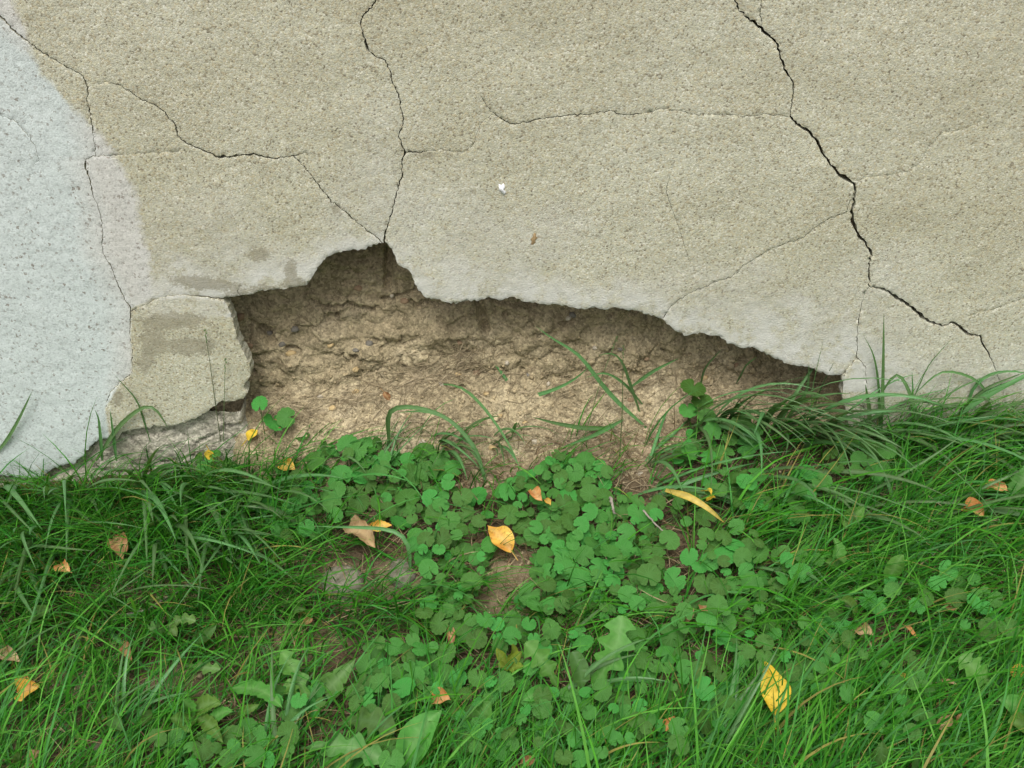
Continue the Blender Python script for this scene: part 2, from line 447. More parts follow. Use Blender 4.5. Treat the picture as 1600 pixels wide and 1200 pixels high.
# each crack: (x, y, width in mm) ... ; 0 width = a free end that tapers away
CRACKS = [
 [(-9500, -12500, 1.5), (-3500, -3000, 1.5), (-900, -700, 1.5), (-140, -60, 1.5), (-60, -25, 2.5), (0, 25, 3), (20, 47, 3), (37, 61, 2.5), (61, 78, 3), (81, 91, 2), (101, 103, 2.2), (118, 113, 2), (130, 120, 2), (137, 137, 2.6), (136, 159, 2), (142, 186, 2), (145, 206, 1.5), (148, 229, 1.4), (149, 244, 1.5), (134, 249, 1.6), (133, 260, 3.2), (140, 280, 2), (145, 304, 1.6), (153, 324, 1.3), (157, 337, 1.2), (160, 358, 1.2), (159, 380, 1.4), (161, 397, 1.4), (169, 409, 1.6), (175, 420, 1.4), (184, 444, 1.4), (194, 468, 1.8), (204, 481, 2.6), (204, 495, 2.2), (202, 522, 1.4), (207, 549, 1.6), (206, 582, 1.4), (189, 596, 1.3), (172, 613, 1.3), (165, 636, 1.3), (172, 660, 1.3), (176, 690, 1.6)],
 [(204, 487, 1.6), (223, 478, 0.9), (243, 468, 0.9), (262, 462, 0.9), (290, 461, 1.2), (310, 463, 3), (337, 467, 3), (352, 468, 3)],
 [(150, 131, 0), (170, 128, 0.7), (187, 133, 1.2), (204, 143, 2), (223, 157, 2.2), (241, 164, 2.2), (260, 180, 2.6), (275, 199, 2.6), (278, 213, 2.2), (290, 224, 3), (312, 233, 3), (341, 246, 5.5), (358, 246, 4.2), (378, 242, 3), (400, 242, 3.5), (415, 246, 3), (435, 247, 2.6), (460, 243, 2.2), (480, 239, 0)],
 [(458, 243, 1.8), (464, 249, 1.8), (486, 273, 2), (499, 292, 2), (516, 312, 2.4), (526, 321, 2.2), (540, 331, 2), (557, 348, 2), (581, 366, 2.2), (594, 377, 2.6), (600, 386, 2.6)],
 [(149, 244, 1), (202, 241, 0.8), (253, 238, 0.7), (290, 236, 0)],
 [(-1000, -12500, 1.5), (300, -3000, 1.5), (500, -800, 1.5), (560, -120, 1.5), (575, -50, 1.6), (587, 0, 1.8), (581, 13, 2), (567, 25, 2), (563, 37, 2), (567, 51, 2.2), (572, 69, 4), (577, 81, 2.5), (586, 88, 2.4), (602, 94, 2), (611, 115, 1.8), (614, 132, 1.8), (623, 148, 2), (626, 169, 2), (631, 186, 2), (628, 202, 2), (622, 214, 2), (631, 233, 2.4), (633, 239, 4), (628, 250, 2.2), (628, 277, 2), (619, 304, 2), (613, 331, 2), (606, 351, 2), (601, 368, 2.4), (600, 388, 4)],
 [(632, 239, 3), (665, 237, 1.6), (692, 233, 1.2), (705, 236, 1.2), (724, 238, 1), (739, 226, 1), (746, 206, 0.9), (754, 191, 0.9), (766, 181, 0.9), (769, 178, 1)],
 [(743, 138, 0), (754, 155, 1), (766, 174, 1.4), (786, 187, 1.8), (797, 194, 1.8), (813, 193, 1.7), (840, 187, 1.6), (867, 183, 1.8), (894, 180, 1.7), (918, 179, 1.6), (952, 173, 1.5), (979, 180, 1.5), (1013, 176, 1.5), (1033, 169, 1.3), (1046, 172, 1.1), (1067, 174, 1), (1080, 179, 1), (1121, 179, 1.2), (1171, 182, 1.1), (1198, 178, 1.1), (1229, 182, 1.3), (1237, 183, 1.6)],
 [(3600, -12500, 1.5), (1900, -3000, 1.5), (1250, -800, 1.5), (1120, -90, 1.5), (1135, -40, 1.8), (1148, 0, 2), (1154, 13, 2.2), (1166, 27, 2.2), (1181, 37, 4), (1195, 51, 4.2), (1208, 61, 3), (1215, 69, 3), (1219, 88, 3), (1225, 108, 2.6), (1239, 128, 2.4), (1240, 145, 2), (1237, 165, 2), (1235, 182, 2.4), (1244, 194, 4), (1262, 204, 4.6), (1276, 219, 3.8), (1289, 245, 3.6), (1301, 260, 3.6), (1311, 273, 4.5), (1321, 279, 8), (1335, 287, 5), (1337, 300, 3), (1333, 324, 4.6), (1332, 344, 6), (1342, 369, 5), (1354, 381, 4.5), (1362, 397, 4), (1358, 420, 2), (1360, 449, 2.4), (1377, 451, 4), (1397, 462, 5.5), (1418, 476, 6.5), (1435, 489, 6), (1451, 503, 5.5), (1472, 510, 4.5), (1490, 505, 5), (1502, 513, 5.5), (1512, 522, 5.5), (1532, 525, 3.8), (1537, 540, 3), (1546, 555, 2), (1553, 568, 1), (1560, 590, 0.9), (1575, 640, 1), (1570, 740, 1), (1580, 1200, 1)],
 [(1190, -60, 0), (1190, 0, 1.2), (1188, 20, 1.2), (1190, 40, 1.4)],
 [(1360, 448, 1.4), (1352, 457, 1.2), (1345, 484, 1.2), (1340, 515, 1.5), (1340, 545, 1.6), (1338, 559, 1.8), (1330, 572, 1.5), (1318, 586, 2.2)],
 [(1338, 558, 1.6), (1353, 574, 1.6), (1352, 584, 1.4), (1355, 600, 1.4), (1353, 616, 1.4), (1350, 633, 1.6), (1352, 650, 1.5), (1349, 690, 1.8), (1335, 700, 2)],
 [(1318, 630, 2), (1335, 632, 1.8), (1351, 634, 1.4)],
 [(1337, 301, 2), (1327, 317, 1.8), (1323, 332, 1.8), (1296, 341, 1.5), (1276, 354, 1.5), (1256, 371, 1.4), (1225, 381, 1.4), (1208, 386, 1.4), (1186, 400, 1.3), (1164, 413, 1.2), (1141, 434, 1.3), (1117, 440, 1.3), (1094, 451, 1.2), (1080, 457, 1.2), (1063, 466, 1.2), (1045, 483, 1.4), (1034, 504, 1.8)],
 [(1336, 284, 1), (1354, 277, 0.6), (1391, 273, 0.5), (1421, 268, 0.6), (1438, 253, 0.6), (1451, 229, 0.7), (1475, 206, 0.6), (1505, 202, 0.5), (1536, 189, 0)],
 [(1512, 494, 0), (1540, 486, 0.5), (1560, 481, 0.6), (1600, 466, 0.6), (1680, 440, 0)],
 [(1050, 262, 0), (1046, 275, 0.8), (1041, 300, 1.1), (1050, 327, 0.9), (1060, 354, 0.9), (1070, 385, 0.7), (1085, 430, 0)],
 [(-60, 165, 0), (0, 179, 1), (27, 192, 1.1), (44, 213, 1), (56, 229, 1), (61, 250, 0.8), (52, 258, 0)],
 [(403, 267, 0), (411, 285, 0.8), (420, 306, 0)],
 [(1440, 628, 0), (1455, 633, 1.4), (1482, 640, 1.6), (1520, 641, 1.2), (1600, 636, 0)],
 [(375, 446, 0), (371, 455, 1.2), (376, 470, 2)],
]

def rough_line(pts, step=5.0, amp=0.9, seed=0, wcol=False):
    """resample a traced line and make it ragged"""
    r = random.Random(seed); out = [pts[0]]
    for a, b in zip(pts[:-1], pts[1:]):
        L = math.hypot(b[0] - a[0], b[1] - a[1]); n = max(1, int(round(L / (step if L < 400 else 60))))
        nx, ny = -(b[1] - a[1]) / max(L, 1e-6), (b[0] - a[0]) / max(L, 1e-6)
        for k in range(1, n + 1):
            t = k / n; j = 0 if k == n else r.gauss(0, amp)
            p = [a[i] + (b[i] - a[i]) * t for i in range(len(a))]
            p[0] += nx * j; p[1] += ny * j
            if wcol and k != n: p[2] *= r.uniform(0.55, 1.4)
            out.append(tuple(p))
    return out

def wp(px, py):
    P = at_Y(px, py, 0.0); return (float(P[0]), float(P[2]))

ZB = -0.35
hole_px = rough_line([(-120, 742), (-60, 738)] + EDGE_LEFT + JAMB_LEFT + LIP + JAMB_RIGHT, 4.0, 0.95, 3)
hole = [wp(*p) for p in hole_px]
x_end = hole[-1][0]
hole_poly = [(-3.0, ZB - 0.02), (-3.0, hole[0][1])] + hole + [(x_end + 0.004, ZB - 0.02)]
hole_poly = hole_poly[::-1]

def area(p):
    a = np.array(p); return 0.5 * np.sum(a[:, 0] * np.roll(a[:, 1], -1) - np.roll(a[:, 0], -1) * a[:, 1])

def crack_poly(pts, seed):
    q = rough_line(pts, 4.0, 0.85, seed, True)
    P = np.array([wp(p[0], p[1]) for p in q]); W = np.array([p[2] for p in q]); W = np.where(W < 2.3, W * .98, W * .84); W = np.where(W < 2.3, W * (0.52 + 0.45 * np.clip((W - .8) / 1.5, 0, 1)), W) * 0.001
    T = np.gradient(P, axis=0); T /= np.linalg.norm(T, axis=1)[:, None] + 1e-9
    N = np.stack([-T[:, 1], T[:, 0]], 1)
    W = np.maximum(W, 0.0001)
    A = P + N * W[:, None] / 2; B = P - N * W[:, None] / 2
    return [tuple(a) for a in A] + [tuple(b) for b in B[::-1]]

polys = [hole_poly] + [crack_poly(c, 100 + i) for i, c in enumerate(CRACKS)]
XW0, XW1, ZW1 = -2.6, 2.6, 2.6
pts, faces_in = [], []
# outer rectangle corners
pts += [(XW0, ZB), (XW1, ZB), (XW1, ZW1), (XW0, ZW1)]
faces_in.append([0, 1, 2, 3])
for p in polys:
    if area(p) < 0: p = p[::-1]
    b = len(pts); pts += [tuple(map(float, q)) for q in p]
    faces_in.append(list(range(b, b + len(p))))
# filling points: dense where the photograph looks, sparse beyond
def fill(x0, x1, z0, z1, s):
    gx = np.arange(x0, x1, s); gz = np.arange(z0, z1, s * 0.9)
    A, B = np.meshgrid(gx, gz, indexing='ij')
    A = A + rng.uniform(-.33, .33, A.shape) * s; B = B + rng.uniform(-.33, .33, B.shape) * s
    return np.stack([A.ravel(), B.ravel()], 1)
dense = fill(-0.97, 0.97, -0.16, 0.76, 0.0048)
inh = lambda P: None
sparse = fill(XW0 + .05, XW1 - .05, ZB + .03, ZW1 - .05, 0.07)
keep = ~((np.abs(sparse[:, 0]) < 1.0) & (sparse[:, 1] < 0.79) & (sparse[:, 1] > -0.18))
cand = np.concatenate([dense, sparse[keep]])
# drop the points well inside the hole
HX = np.array([h[0] for h in hole[22:]]); 
lipx = np.array([wp(*p)[0] for p in LIP]); lipz = np.array([wp(*p)[1] for p in LIP])
inside = (cand[:, 0] > lipx[0] + .01) & (cand[:, 0] < lipx[-1] - .01) & (cand[:, 1] < np.interp(cand[:, 0], lipx, lipz) - 0.02)
cand = cand[~inside]
pts += [tuple(c) for c in cand.tolist()]
res = delaunay_2d_cdt([Vector(p) for p in pts], [], faces_in, 0, 1e-6, True)
wv = np.array([tuple(v) for v in res[0]])
tris = [f for f, o in zip(res[2], res[5]) if o and all(k == 0 for k in o) and len(f) == 3]
tris = np.array(tris)
# orientation: face towards -Y
a, b, c = wv[tris[:, 0]], wv[tris[:, 1]], wv[tris[:, 2]]
cr = (b[:, 0] - a[:, 0]) * (c[:, 1] - a[:, 1]) - (b[:, 1] - a[:, 1]) * (c[:, 0] - a[:, 0])
ok = np.abs(cr) > 1e-12
tris = tris[ok]; cr = cr[ok]
tris[cr < 0] = tris[cr < 0][:, ::-1]
# connected slabs
E = np.concatenate([tris[:, [0, 1]], tris[:, [1, 2]], tris[:, [2, 0]]]); Et = np.tile(np.arange(len(tris)), 3)
Es = np.sort(E, 1); key = Es[:, 0].astype(np.int64) * len(wv) + Es[:, 1]
order = np.argsort(key); ks = key[order]
same = np.nonzero(ks[1:] == ks[:-1])[0]
p1, p2 = Et[order[same]], Et[order[same + 1]]
lab = np.arange(len(tris))
for _ in range(4000):
    m = np.minimum(lab[p1], lab[p2]); old = lab.copy()
    np.minimum.at(lab, p1, m); np.minimum.at(lab, p2, m)
    np.minimum.at(lab, old, lab)
    lab = lab[lab]
    if np.array_equal(old, lab): break
uniq, counts = key, None
single = np.ones(len(key), bool); single[order[same]] = False; single[order[same + 1]] = False

# masks on the wall's face (paint, pale bloom, damp stains), from the traced places
def wall_masks(x, z):
    P = np.stack([x, np.zeros_like(x), z], -1); px, py = project(P)
    nz = fbm(x * 14, z * 14, 31, 4)
    pb = np.interp(py, [-400, 0, 34, 118, 155, 189, 216, 263, 320, 364, 420, 452, 470, 482, 582, 600, 640, 690, 800],
                       [5, 24, 36, 66, 98, 135, 162, 189, 216, 224, 236, 246, 232, 204, 206, 186, 164, 172, 172])
    paint = np.clip(0.5 + (pb - px) / np.where(py < 470, 48, 16) + nz * 0.45 * (py < 470), 0, 1)
    crk = np.interp(py, [-60, 25, 61, 120, 244, 250, 337, 400, 481, 582], [-140, 0, 37, 130, 149, 133, 157, 161, 204, 206])
    blue = np.clip(0.5 + (crk - 14 - px) / 60 + nz * .3, 0, 1)
    lz = np.interp(px, [p[0] for p in LIP], [p[1] for p in LIP])
    d = lz - py
    wid = np.interp(px, [200, 260, 400, 480, 600, 640, 700, 900, 1040, 1100, 1200, 1320, 1400], [60, 55, 60, 45, 14, 50, 60, 42, 36, 60, 90, 100, 30])
    nb = fbm(x * 4.5, z * 4.5, 33, 4)
    pale = np.clip(1.15 - d / (wid * 1.45) + nz * .6, 0, 1)
    pale = np.maximum(pale, np.clip(.45 - d / 420 + nb * .7, 0, .36))
    pale = pale * sstep(205, 225, px) * (1 - .6 * sstep(1380, 1480, px)) * (d > -30)
    pale *= np.where((px > 200) & (px < 350) & (py > 466), 0.5, 1)
    def blob(cx, cy, rx, ry, k=1): return k * np.exp(-((px - cx) / rx) ** 2 - ((py - cy) / ry) ** 2)
    st = blob(405, 398, 18, 14) + blob(455, 422, 12, 22, .9) + blob(300, 440, 45, 14, .8) + blob(345, 446, 40, 9, .6) + blob(275, 500, 60, 16, .9) + blob(300, 540, 55, 18, .8) + blob(235, 535, 20, 26, .8) \
        + blob(225, 572, 20, 16, .6) + blob(525, 328, 10, 8, .9) + blob(385, 254, 50, 7, .5) + blob(665, 242, 30, 6, .8) + blob(712, 242, 16, 5, .6) + blob(70, 246, 9, 5, 1.) + blob(228, 400, 16, 8, .5) + blob(190, 408, 8, 10, .6) + blob(185, 620, 14, 20, .7)
    st = st + 0.55 * np.exp(-((d - 4) / 10) ** 2) * (px > 350) * (px < 480)
    return paint, pale, np.clip(st, 0, 1.2), blue

wall = empty('stucco_wall', (0, 0, 0))
tag(wall, 'beige stucco wall, cracked, white painted at left, broken open at its foot', 'wall')
comp_ids, comp_n = np.unique(lab, return_counts=True)
comp_ids = comp_ids[np.argsort(-comp_n)]
slab_n = 0
for ci in comp_ids:
    sel = np.nonzero(lab == ci)[0]
    T = tris[sel]
    va = wv[T]
    ar = 0.5 * np.abs((va[:, 1, 0] - va[:, 0, 0]) * (va[:, 2, 1] - va[:, 0, 1]) - (va[:, 1, 1] - va[:, 0, 1]) * (va[:, 2, 0] - va[:, 0, 0])).sum()
    if ar < 4e-5: continue
    vid, inv = np.unique(T, return_inverse=True); Tl = inv.reshape(-1, 3)
    x, z = wv[vid, 0], wv[vid, 1]
    cx, cz = x.mean(), z.mean()
    pcx, pcy = project(np.array([cx, 0, cz]))
    # how each slab has moved
    r = random.Random(int(abs(pcx) * 3 + pcy))
    off = r.uniform(-.0015, .0015); tx, tz = r.uniform(-.004, .004), r.uniform(-.004, .004)
    if ar > 0.5: off = tx = tz = 0
    label = None
    if 205 < pcx < 380 and 480 < pcy < 640:
        off, tx, tz = -0.0025, -0.008, 0.012; label = 'brownish loose slab left of the hole'
    # front relief
    rel = 0.0006 * fbm(x * 75, z * 75, 41, 3) + 0.0018 * fbm(x * 9, z * 9, 44, 3) + 0.0006 * fbm(x * 190, z * 190, 46, 1)
    yf = off + (x - cx) * tx * (abs(x - cx) < .4) + (z - cz) * tz * (abs(z - cz) < .4) - rel
    es = single.reshape(3, -1)[:, sel]
    bE = np.concatenate([E[k * len(tris) + sel][es[k]] for k in range(3)])
    loc = {g: i for i, g in enumerate(vid)}
    bl = np.array([[loc[p], loc[q]] for p, q in bE])
    bset = np.zeros(len(vid), bool); bset[bl.ravel()] = True
    # crumbled arris
    onlip = np.zeros(len(vid), bool)
    bi = np.nonzero(bset)[0]
    HA = np.array(hole)
    dmin = np.full(len(bi), 9.0)
    for hx, hz in hole: dmin = np.minimum(dmin, np.hypot(x[bi] - hx, z[bi] - hz))
    onlip[bi] = dmin < .004
    yf = yf + np.where(bset, np.where(onlip, 0.0006 + 0.0018 * np.abs(vnoise(x * 210, z * 210, 51)), 0.0003 + .0004 * np.abs(vnoise(x * 160, z * 160, 51))), 0)
    # thicker crumbling along the hole
    front = np.stack([x, yf, z], 1)
    n = len(front)
    bv, binv = np.unique(bl, return_inverse=True); binv = binv.reshape(-1, 2)
    rj = fbm(x[bv] * 120, z[bv] * 120, 61, 2)
    side0 = front[bv].copy()
    mid = side0.copy(); mid[:, 1] = 0.010
    back = side0.copy(); back[:, 1] = 0.0225
    rn = rng.normal(0, 1, (nb_0 := len(bv), 4))
    lipm = np.zeros(nb_0, bool)
    ax_, az_ = x[bv], z[bv]
    for hx, hz in hole: lipm |= (np.abs(ax_ - hx) < .004) & (np.abs(az_ - hz) < .004)
    amp = np.where(lipm, .0008, .0001)
    mid[:, 0] += rn[:, 0] * amp; mid[:, 2] += rn[:, 1] * amp; mid[:, 1] += rn[:, 2] * .002
    back[:, 0] += rn[:, 3] * amp; back[:, 2] += rn[:, 0] * amp
    verts = np.concatenate([front, side0, mid, back])
    nb_ = len(bv)
    s0 = n + binv; s1 = n + nb_ + binv; s2 = n + 2 * nb_ + binv
    quads = np.concatenate([np.stack([s0[:, 1], s0[:, 0], s1[:, 0], s1[:, 1]], 1), np.stack([s1[:, 1], s1[:, 0], s2[:, 0], s2[:, 1]], 1)])
    qt = np.concatenate([quads[:, [0, 1, 2]], quads[:, [0, 2, 3]]])
    faces = np.concatenate([Tl, qt])
    pa, pl, st, bu = wall_masks(verts[:, 0], verts[:, 2])
    deep = np.zeros(len(verts)); deep[n:] = 1
    pa = np.where(deep > 0, 0, pa); pl = np.where(deep > 0, 0.2, pl)
    sm = np.zeros(len(faces), bool); sm[:len(Tl)] = True
    o = mesh_obj('render_slab', verts, faces, M['stucco'], wall, sm, attrs={'paint': pa, 'pale': pl, 'stain': st, 'blue': bu})
    print('slab', round(float(pcx)), round(float(pcy)), 'stain', st.max().round(2), 'pale', pl.max().round(2))
    if label: o['label'] = label
    slab_n += 1
print('slabs', slab_n, 'tris', len(tris))

# white fleck and mud smear stuck on the wall
def flat_blot(name, outline, mat, thick=0.002, label=None):
    P = np.array([at_Y(px, py, 0.0) for px, py in outline]); c = P.mean(0)
    n = len(P)
    rim = P.copy(); rim[:, 1] = 0.0015
    inn = c + (P - c) * 0.7; inn[:, 1] = -thick - 0.0018
    V = np.concatenate([rim, inn, [[c[0], -thick - 0.0022, c[2]]]])
    F_ = []
    for i in range(n):
        j = (i + 1) % n
        F_ += [(i, j, n + j), (i, n + j, n + i), (n + i, n + j, 2 * n)]
    o = mesh_obj(name, V, np.array(F_), mat, wall)
    if label: o['label'] = label
flat_blot('paint_fleck', [(778, 286), (783, 288), (787, 285), (790, 292), (787, 296), (792, 300), (788, 307), (782, 299), (779, 298)], M['fleck'], 0.0005)
flat_blot('mud_smear', [(834, 361), (839, 363), (838, 368), (842, 370), (837, 376), (838, 380), (832, 386), (828, 384), (830, 377), (827, 374), (832, 368)], M['smear'], -0.0008)

# ------------------------------------------------------------------ earth behind the render
JX0, JX1 = wp(350, 560)[0], wp(1322, 600)[0]
bx = axis([(-2.6, -0.56, 12), (-0.56, 0.62, 430), (0.62, 2.6, 12)])
bz = axis([(-0.30, -0.07, 10), (-0.07, 0.36, 165), (0.36, 0.50, 20), (0.5, 2.6, 10)])
X, Z = np.meshgrid(bx, bz, indexing='ij')
zp = Z - G0(X)
inx = sstep(JX0 - 0.035, JX0 + 0.03, X) * (1 - sstep(JX1 - 0.02, JX1 + 0.035, X))
zt = np.interp(X, lipx, lipz)
inz = 1 - sstep(zt + 0.012, zt + 0.055, Z)
hi = np.interp(X, [-0.5, -0.35, -0.1, 0.15, 0.35, 0.5, 0.56], [0.105, 0.125, 0.135, 0.10, 0.075, 0.035, 0.02])     # where the steep face meets the slumped soil
slope = 1.05
up = 0.050 + 0.20 * np.clip(zp - hi, 0, 1) + 0.03 * sstep(0.1, 0.5, X) + 0.012 * fbm(X * 7, Z * 7, 71, 3)
low = 0.050 - (hi - zp) * slope + 0.03 * sstep(0.1, 0.5, X)
YB = np.where(zp > hi, up, low)
YB0 = YB.copy(); YB = YB + 0.010 * fbm(X * 22, Z * 26, 73, 4)
d1, d2, cid = worley(X * 34 + 0.3 * fbm(X * 40, Z * 40, 5, 2), Z * 40, 75)
YB = YB - 0.008 * (cid - 0.5) - 0.007 * (0.6 - d1)
gap = (d2 - d1)
gmask = sstep(-0.05, 0.25, fbm(X * 11, Z * 11, 79, 3))
YB = YB + 0.0065 * gmask * (1 - sstep(0.0, 0.09, gap))
e1, e2, ec = worley(X * 110, Z * 110, 81)
YB = YB - 0.0036 * (0.6 - e1) * sstep(0.3, 0.7, ec)
YB = YB - 0.0018 * fbm(X * 160, Z * 160, 83, 3)
pit = sstep(0.42, 0.62, fbm(X * 30 + 5, Z * 34, 87, 2)); YB = YB + 0.016 * pit
YB = YB0 + (YB - YB0) * (.45 + .55 * sstep(-.05, .03, zp - hi))
# long fissures seen across the face
def fissure(pxs, w, dep):
    global YB
    P = np.array([wp(*p) for p in rough_line(pxs, 5, 1.6, 9)])
    dm = np.full(X.shape, 9.0)
    for q in P: dm = np.minimum(dm, np.hypot(X - q[0], (Z - q[1])))
    YB = YB + dep * (1 - sstep(w * .4, w, dm))
fissure([(476, 512), (492, 519), (507, 520), (520, 517), (535, 516), (545, 523), (560, 522), (575, 524)], 0.005, 0.014)
fissure([(590, 510), (610, 503), (640, 498), (670, 488), (690, 482)], 0.005, 0.012)
fissure([(655, 512), (690, 515), (715, 508)], 0.006, 0.014)
fissure([(760, 500), (785, 509), (810, 514), (840, 512)], 0.005, 0.012)
fissure([(930, 506), (970, 507), (1020, 504), (1040, 502)], 0.004, 0.012)
fissure([(597, 440), (599, 470), (597, 490)], 0.008, 0.016)
fissure([(748, 490), (750, 520), (756, 548)], 0.010, 0.018)
fissure([(396, 553), (404, 560), (410, 570)], 0.012, 0.022)
YB = 0.0235 + (YB - 0.0235) * inx * inz
V = np.stack([X, YB, Z], -1).reshape(-1, 3)
bank = mesh_obj('earth_bank', V, grid_faces(len(bx), len(bz))[:, ::-1], M['bank'])
tag(bank, kind='structure')
bank_xs, bank_zs = bx, bz
def bank_Y(x, z):
    i = np.clip(np.searchsorted(bx, x) - 1, 0, len(bx) - 2); j = np.clip(np.searchsorted(bz, z) - 1, 0, len(bz) - 2)
    fx = (x - bx[i]) / (bx[i + 1] - bx[i]); fz = (z - bz[j]) / (bz[j + 1] - bz[j])
    return (YB[i, j] * (1 - fx) + YB[i + 1, j] * fx) * (1 - fz) + (YB[i, j + 1] * (1 - fx) + YB[i + 1, j + 1] * fx) * fz
def on_site(px, py):
    """the first surface, soil bank or ground, met along the line of sight"""
    d = ray(px, py)
    t = np.linspace(1.0, 2.4, 700)
    P = CAM + d[None] * t[:, None]
    hit = (P[:, 2] < G(P[:, 0], P[:, 1])) | ((P[:, 1] > bank_Y(P[:, 0], P[:, 2])) & (P[:, 0] > JX0) & (P[:, 0] < JX1)) | ((P[:, 1] > -.002) & ((P[:, 0] < JX0) | (P[:, 0] > JX1)))
    k = int(np.argmax(hit)) if hit.any() else len(t) - 1
    return P[k]

# footing under the left of the wall
fx = axis([(-2.6, -1.0, 10), (-1.0, -0.418, 180)]); fz = np.linspace(-0.33, 0.055, 110)
X, Z = np.meshgrid(fx, fz, indexing='ij')
YF = 0.010 + 0.007 * fbm(X * 18, Z * 18, 91, 4) + 0.004 * fbm(X * 80, Z * 80, 93, 3)
d1, d2, cid = worley(X * 13, Z * 16, 95)
YF = YF - 0.008 * (cid - .5) + 0.008 * (1 - sstep(0, .06, d2 - d1))
YF = np.clip(YF, 0.003, 0.021)
xe = -0.432 + 0.006 * vnoise(Z * 40, Z * 3, 97)
X2 = np.where(X > -0.45, -0.45 + (X + 0.45) * (xe + 0.45) / (-0.418 + 0.45), X)
V = np.stack([X2, YF, Z], -1)
endcap = V[-1].copy(); endcap[:, 1] = 0.06
V = np.concatenate([V, endcap[None]], 0)
mesh_obj('footing', V.reshape(-1, 3), grid_faces(len(fx) + 1, len(fz)), M['footing'], wall)

# ------------------------------------------------------------------ pebbles, crumbs, stones
def ico():
    t = (1 + 5 ** .5) / 2
    v = np.array([(-1, t, 0), (1, t, 0), (-1, -t, 0), (1, -t, 0), (0, -1, t), (0, 1, t), (0, -1, -t), (0, 1, -t), (t, 0, -1), (t, 0, 1), (-t, 0, -1), (-t, 0, 1)], float)
    f = np.array([(0, 11, 5), (0, 5, 1), (0, 1, 7), (0, 7, 10), (0, 10, 11), (1, 5, 9), (5, 11, 4), (11, 10, 2), (10, 7, 6), (7, 1, 8), (3, 9, 4), (3, 4, 2), (3, 2, 6), (3, 6, 8), (3, 8, 9), (4, 9, 5), (2, 4, 11), (6, 2, 10), (8, 6, 7), (9, 8, 1)])
    return v / np.linalg.norm(v, axis=1)[:, None], f
IV, IF = ico()
def ico2():
    v = IV.tolist(); cache = {}
    def mid(a, b):
        k = (min(a, b), max(a, b))
        if k not in cache:
            m = np.array(v[a]) + np.array(v[b]); m /= np.linalg.norm(m); v.append(m.tolist()); cache[k] = len(v) - 1
        return cache[k]
    f = []
    for a, b, c in IF:
        x, y, z = mid(a, b), mid(b, c), mid(c, a)
        f += [(a, x, z), (x, b, y), (z, y, c), (x, y, z)]
    return np.array(v), np.array(f)
I2V, I2F = ico2()

def stone_verts(rx, ry, rz, seed):
    r = np.random.default_rng(seed)
    v = I2V.copy()
    for _ in range(5):
        a = r.normal(size=3); a /= np.linalg.norm(a); h = r.uniform(.62, .9)
        d = v @ a; v = v - np.outer(np.clip(d - h, 0, None), a) * 0.85
    v = v * (1 + 0.07 * r.normal(size=len(v)))[:, None]
    return v * np.array([rx, ry, rz])

peb = [(455, 553, 9, 6, 'peb_y'), (420, 520, 7, 5, 'peb_g'), (559, 450, 8, 5, 'peb_b'), (441, 538, 6, 5, 'peb_g'), (556, 547, 6, 4, 'peb_g'), (577, 537, 6, 6, 'peb_g'), (517, 539, 7, 4, 'peb_y'),
       (632, 470, 7, 5, 'peb_b'), (556, 577, 6, 5, 'peb_y'), (390, 540, 6, 5, 'peb_b'), (375, 495, 8, 7, 'peb_b'), (460, 515, 7, 6, 'peb_g'), (612, 462, 4, 4, 'peb_w'), (718, 535, 5, 5, 'peb_b'),
       (792, 567, 4, 4, 'peb_w'), (745, 583, 6, 6, 'peb_b'), (930, 543, 5, 4, 'peb_w'), (968, 545, 5, 4, 'peb_g'), (857, 600, 4, 4, 'peb_w'), (825, 585, 3.5, 3, 'peb_g'), (716, 586, 6, 5, 'peb_y'), (888, 497, 5, 4, 'peb_w'),
       (895, 492, 7, 5, 'peb_g'), (760, 615, 5, 4, 'peb_y'), (555, 612, 7, 4, 'peb_y'), (500, 620, 6, 4, 'peb_w'), (520, 638, 7, 5, 'peb_y'), (690, 600, 5, 4, 'peb_w'), (820, 660, 6, 4, 'peb_y'), (835, 690, 6, 4, 'peb_w'), (780, 650, 6, 4, 'peb_y'),
       (985, 625, 6, 5, 'peb_b'), (1010, 560, 5, 4, 'peb_b'), (1100, 590, 6, 5, 'peb_y'), (1150, 570, 5, 4, 'peb_b'), (1210, 600, 6, 5, 'peb_b'), (640, 650, 6, 5, 'peb_y'), (660, 690, 6, 4, 'peb_w'), (1000, 740, 6, 4, 'peb_w'), (770, 700, 7, 5, 'peb_y')]
for i, (px, py, a, b, m) in enumerate(peb):
    P = on_site(px, py)
    o = mesh_obj('pebble', stone_verts(a * .00105, .005, b * .00105, 500 + i), I2F, M[m], bank)
    o.location = P; o.rotation_euler = (0, random.uniform(-.5, .5), 0)

# flat stones lying in the grass
for (px, py, rx, ry, lab_, nm) in [(536, 910, .036, .030, 'round grey stone in the grass, larger of the two below the tan fallen leaf', 'stone'), (628, 898, .036, .022, 'flat grey stone in the ivy, right of the round one', 'stone'), (155, 1166, .016, .011, 'small pale grey stone in the grass near the bottom left corner', 'stone'), (416, 1013, .010, .008, 'little brown stone at the edge of the grass below the twig', 'stone')]:
    P = at_ground(px, py, 0.004)
    o = mesh_obj(nm, stone_verts(rx, ry, min(rx, ry) * .55, int(px)), I2F, M['stone'])
    o.location = P; o.rotation_euler = (0, 0, random.uniform(0, 6))
    tag(o, lab_, 'stone', 'stones lying in the grass')

